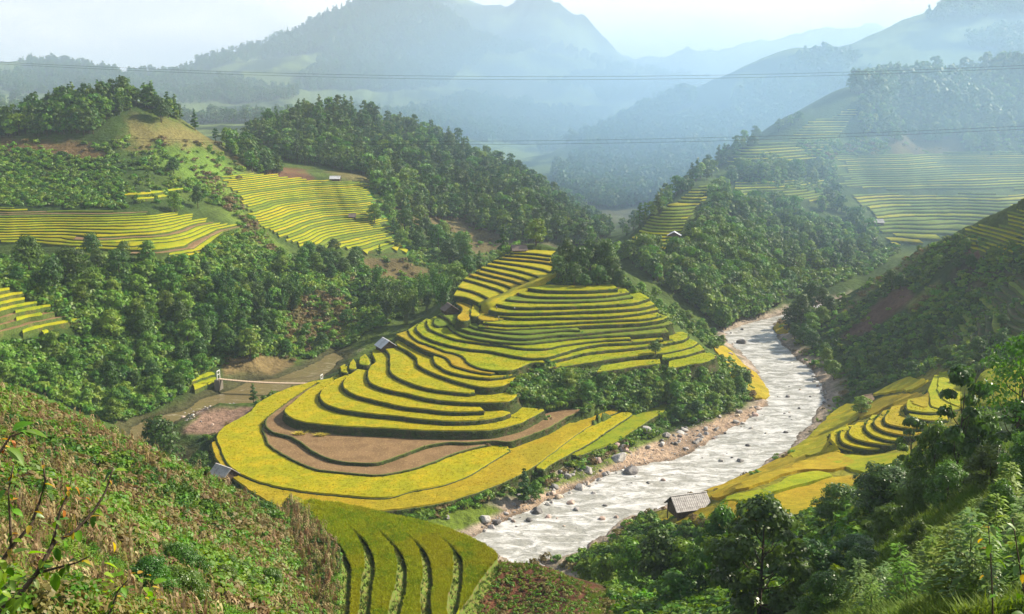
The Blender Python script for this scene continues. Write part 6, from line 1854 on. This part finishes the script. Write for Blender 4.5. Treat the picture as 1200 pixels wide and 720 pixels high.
SH = sorted(W[:16].tolist(), key=lambda p: to_px(p)[0])
for i, p in enumerate(SH):
    p = np.array(p); put_tree(p, 'near_dense', R.uniform(1.2, 2.2), ordn[i] + ' dark leafy shrub from the left in the hollow of the corn field', 'dark shrubs in the hollow of the corn field', name='shrub', cat='shrub')

name_by_marks(WL, [(1183,590,'the sparse tree'),(1150,620,'the broad leaved plant'),(1010,670,'the bushy shrub among weeds'),(1075,630,'the little sapling'),(965,715,'the shrub at the bottom edge'),(1120,700,'the bottom of the right slope'),(1195,690,'the bottom right corner'),(1060,700,'the middle of the weed bank'),(1168,600,'the sapling with hanging leaves'),(60,640,'the dark twigs at the left'),(20,700,'the bottom left corner'),(140,690,'the yellowish sprig by the twigs'),(200,650,'the hollow in the corn field'),(250,690,'the dark shrubs in the corn'),(120,590,'the tip of the longest twig'),(310,700,'the lower edge of the corn')])
# the leafy bush whose twigs reach in from the left edge
def twig_bush(name, label, branches, leaves, base):
    root = bpy.data.objects.new(name, None); COL.objects.link(root); root.location = tuple(map(float, base))
    tag(root, label, 'shrub')
    base = np.array(base, float)
    for pts, r0, r1 in branches:
        P_ = np.array([from_d(*q) for q in pts]) - base
        Q = crom(P_, .15)
        b = MB(); b.tube(Q, np.linspace(r0, r1, len(Q)), 6)
        obj('branch', b.mesh('branch', [m_bark], True), root)
    for (px, py, d, kind, size, az, pitch) in leaves:
        q = from_d(px, py, d) - base
        obj('leaf', LEAF[kind], root, q, (R.uniform(-.5, .5), pitch, az), size * .62)
br_ = [([(-60,790,6.5),(0,715,6.6),(22,698,6.6),(44,671,6.7),(56,649,6.7),(64,636,6.8),(89,622,6.9),(111,598,7.0),(124,576,7.1),(133,548,7.2)], .030, .006),
       ([(47,671,6.7),(73,664,6.6),(89,660,6.5),(105,652,6.4)], .012, .004),
       ([(60,640,6.8),(66,622,6.8),(70,600,6.9),(80,578,7.0),(84,560,7.0)], .013, .004),
       ([(-20,690,6.2),(0,662,6.3),(13,642,6.3),(36,616,6.4),(47,587,6.5),(53,564,6.5),(50,540,6.5)], .018, .005),
       ([(13,642,6.3),(12,610,6.3),(10,575,6.2),(16,545,6.2)], .010, .004),
       ([(105,760,7.0),(131,713,7.0),(138,693,7.1),(150,680,7.1)], .014, .005),
       ([(-30,560,5.6),(0,530,5.7),(12,512,5.7),(30,506,5.7)], .010, .004)]
lv = [(64,672,6.6,'g',1.15,-1.2,1.4),(87,662,6.5,'p',.9,.1,.2),(49,613,6.5,'p',.9,.6,.5),(111,612,6.9,'p',.8,0,.2),(180,684,7.1,'v',.8,.4,-.3),(124,693,7.0,'v',.8,2,.3),
      (51,567,6.5,'y',.8,.3,.2),(40,600,6.4,'y',.7,1,.4),(88,571,7.0,'o',.8,.5,1.0),(132,635,7.0,'y',.9,1.2,1.2),(100,583,7.0,'o',.6,.5,.6),(122,660,7.0,'v',.9,.2,.3),
      (14,505,5.7,'v',1.0,.3,-.5),(8,525,5.7,'g',1.2,-.2,.6),(0,515,5.7,'y',.7,1,.2),(30,506,5.7,'g',1.0,.3,.2)]
for pts, r0, r1 in br_:
    for (a1, b1) in zip(pts[:-1], pts[1:]):
        for q in range(4):
            f = R.rand(); px, py, d = [a1[j] + (b1[j] - a1[j]) * f for j in range(3)]
            if px < -25 or py > 735: continue
            lv.append((px + R.uniform(-4, 4), py + R.uniform(-4, 4), d, ['d', 'g', 'g', 'v', 'y', 'p', 'o'][R.randint(7)], R.uniform(.35, .75), R.uniform(0, 6.28), R.uniform(-.3, 1.3)))
for q in range(40):
    lv.append((R.uniform(118, 182), R.uniform(672, 722), 7.1 + R.uniform(-.3, .3), ['v', 'v', 'g', 'y'][R.randint(4)], R.uniform(.4, .75), R.uniform(0, 6.28), R.uniform(-.4, .9)))
for q in range(36):
    lv.append((R.uniform(-5, 34), R.uniform(640, 722), 6.4 + R.uniform(-.3, .3), ['d', 'g', 'v'][R.randint(3)], R.uniform(.5, 1.0), R.uniform(0, 6.28), R.uniform(-.2, 1.1)))
bs = from_d(-70, 800, 6.5)
twig_bush('twiggy_bush', 'dark twigged bush with green and orange leaves reaching in at the left edge', br_, lv, bs)
# broad leafed plant at the right edge
br_ = [([(1215,790,9.0),(1205,720,9.1),(1196,670,9.2),(1190,630,9.3),(1186,607,9.3)], .016, .005), ([(1165,780,9.5),(1163,700,9.5),(1160,640,9.6),(1158,616,9.6)], .012, .004), ([(1203,700,9.1),(1220,660,9.0),(1225,620,9.0)], .01, .004)]
lv = [(1152,616,9.6,'v',1.5,2.6,.0),(1196,612,9.2,'v',1.5,.1,-.1),(1183,606,9.3,'v',1.0,2.2,.1),(1200,634,9.2,'v',1.1,-.5,.5),(1150,628,9.6,'p',1.1,3.4,.5)]
for pts, r0, r1 in br_:
    for (a1, b1) in zip(pts[:-1], pts[1:]):
        for q in range(6):
            f = R.rand(); px, py, d = [a1[j] + (b1[j] - a1[j]) * f for j in range(3)]
            lv.append((px + R.uniform(-10, 10), py + R.uniform(-5, 5), d + R.uniform(-.15, .15), ['v', 'v', 'p', 'g', 'y'][R.randint(5)] if R.rand() < .9 else 'y', R.uniform(.6, 1.1), R.uniform(0, 6.28), R.uniform(-.3, .9)))
twig_bush('leafy_plant', 'broad leaved bright green plant at the bottom of the right edge', br_, lv, from_d(1205, 800, 9.2))
# dark spiky weed
b = MB()
# ------------------------------------------------------------------ haze
me = bpy.data.meshes.new('haze')
b = MB(); b.box((0, 4100, 268), (15000, 9300, 540)); hz = b.mesh('haze', [])
hm = bpy.data.materials.new('haze'); hm.use_nodes = True
t = hm.node_tree; t.nodes.clear()
o_ = t.nodes.new('ShaderNodeOutputMaterial'); v_ = t.nodes.new('ShaderNodeVolumePrincipled')
v_.inputs['Color'].default_value = (.66, .82, 1.0, 1)
v_.inputs['Density'].default_value = .00020
v_.inputs['Anisotropy'].default_value = .3
t.links.new(v_.outputs[0], o_.inputs['Volume'])
hz.materials.append(hm)
tag(obj('haze', hz), 'pale blue haze filling the valley air', kind='stuff')

# nested soft lobes: blue smoke on the right, plus added haze over far ground
sm = bpy.data.materials.new('smoke'); sm.use_nodes = True
t = sm.node_tree; t.nodes.clear()
o_ = t.nodes.new('ShaderNodeOutputMaterial'); v_ = t.nodes.new('ShaderNodeVolumePrincipled')
v_.inputs['Color'].default_value = (.42, .70, 1.0, 1)
v_.inputs['Density'].default_value = .00038
v_.inputs['Anisotropy'].default_value = .3
t.links.new(v_.outputs[0], o_.inputs['Volume'])
far_haze = sm.copy(); far_haze.name = 'added far haze'  # extra haze volume, added to fade the far mountains
for n_ in far_haze.node_tree.nodes:
    if n_.type == 'PRINCIPLED_VOLUME': n_.inputs['Density'].default_value = .00021; n_.inputs['Color'].default_value = (.56, .78, 1.0, 1)
for c, r, l in [((-100, 1650, 170), (1500, 620, 250), 'pale blue haze added among the far mountains'), ((60, 600, 62), (165, 115, 72), 'blue haze added behind the terraced spur'), ((150, 445, 62), (150, 90, 62), 'thin blue haze added in front of the far ridge'), ((250, 640, 75), (230, 170, 85), 'blue smoke drifting over the hazy terraces on the right'), ((70, 900, 90), (260, 260, 100), 'blue haze added in the valley behind the gorge'), ((480, 960, 130), (260, 200, 90), 'pale blue smoke lying against the great right mountain')]:
    for k_ in ((1.0, .88, .74, .58, .40) if r[0] < 1000 else (1.0, .85)):
        bm = bmesh.new(); bmesh.ops.create_icosphere(bm, subdivisions=3, radius=k_)
        bmesh.ops.scale(bm, vec=r, verts=bm.verts)
        me = bpy.data.meshes.new('smoke'); bm.to_mesh(me); bm.free(); me.materials.append(sm if r[0] < 1000 else far_haze)
        tag(obj('smoke', me, None, c), l, kind='stuff')
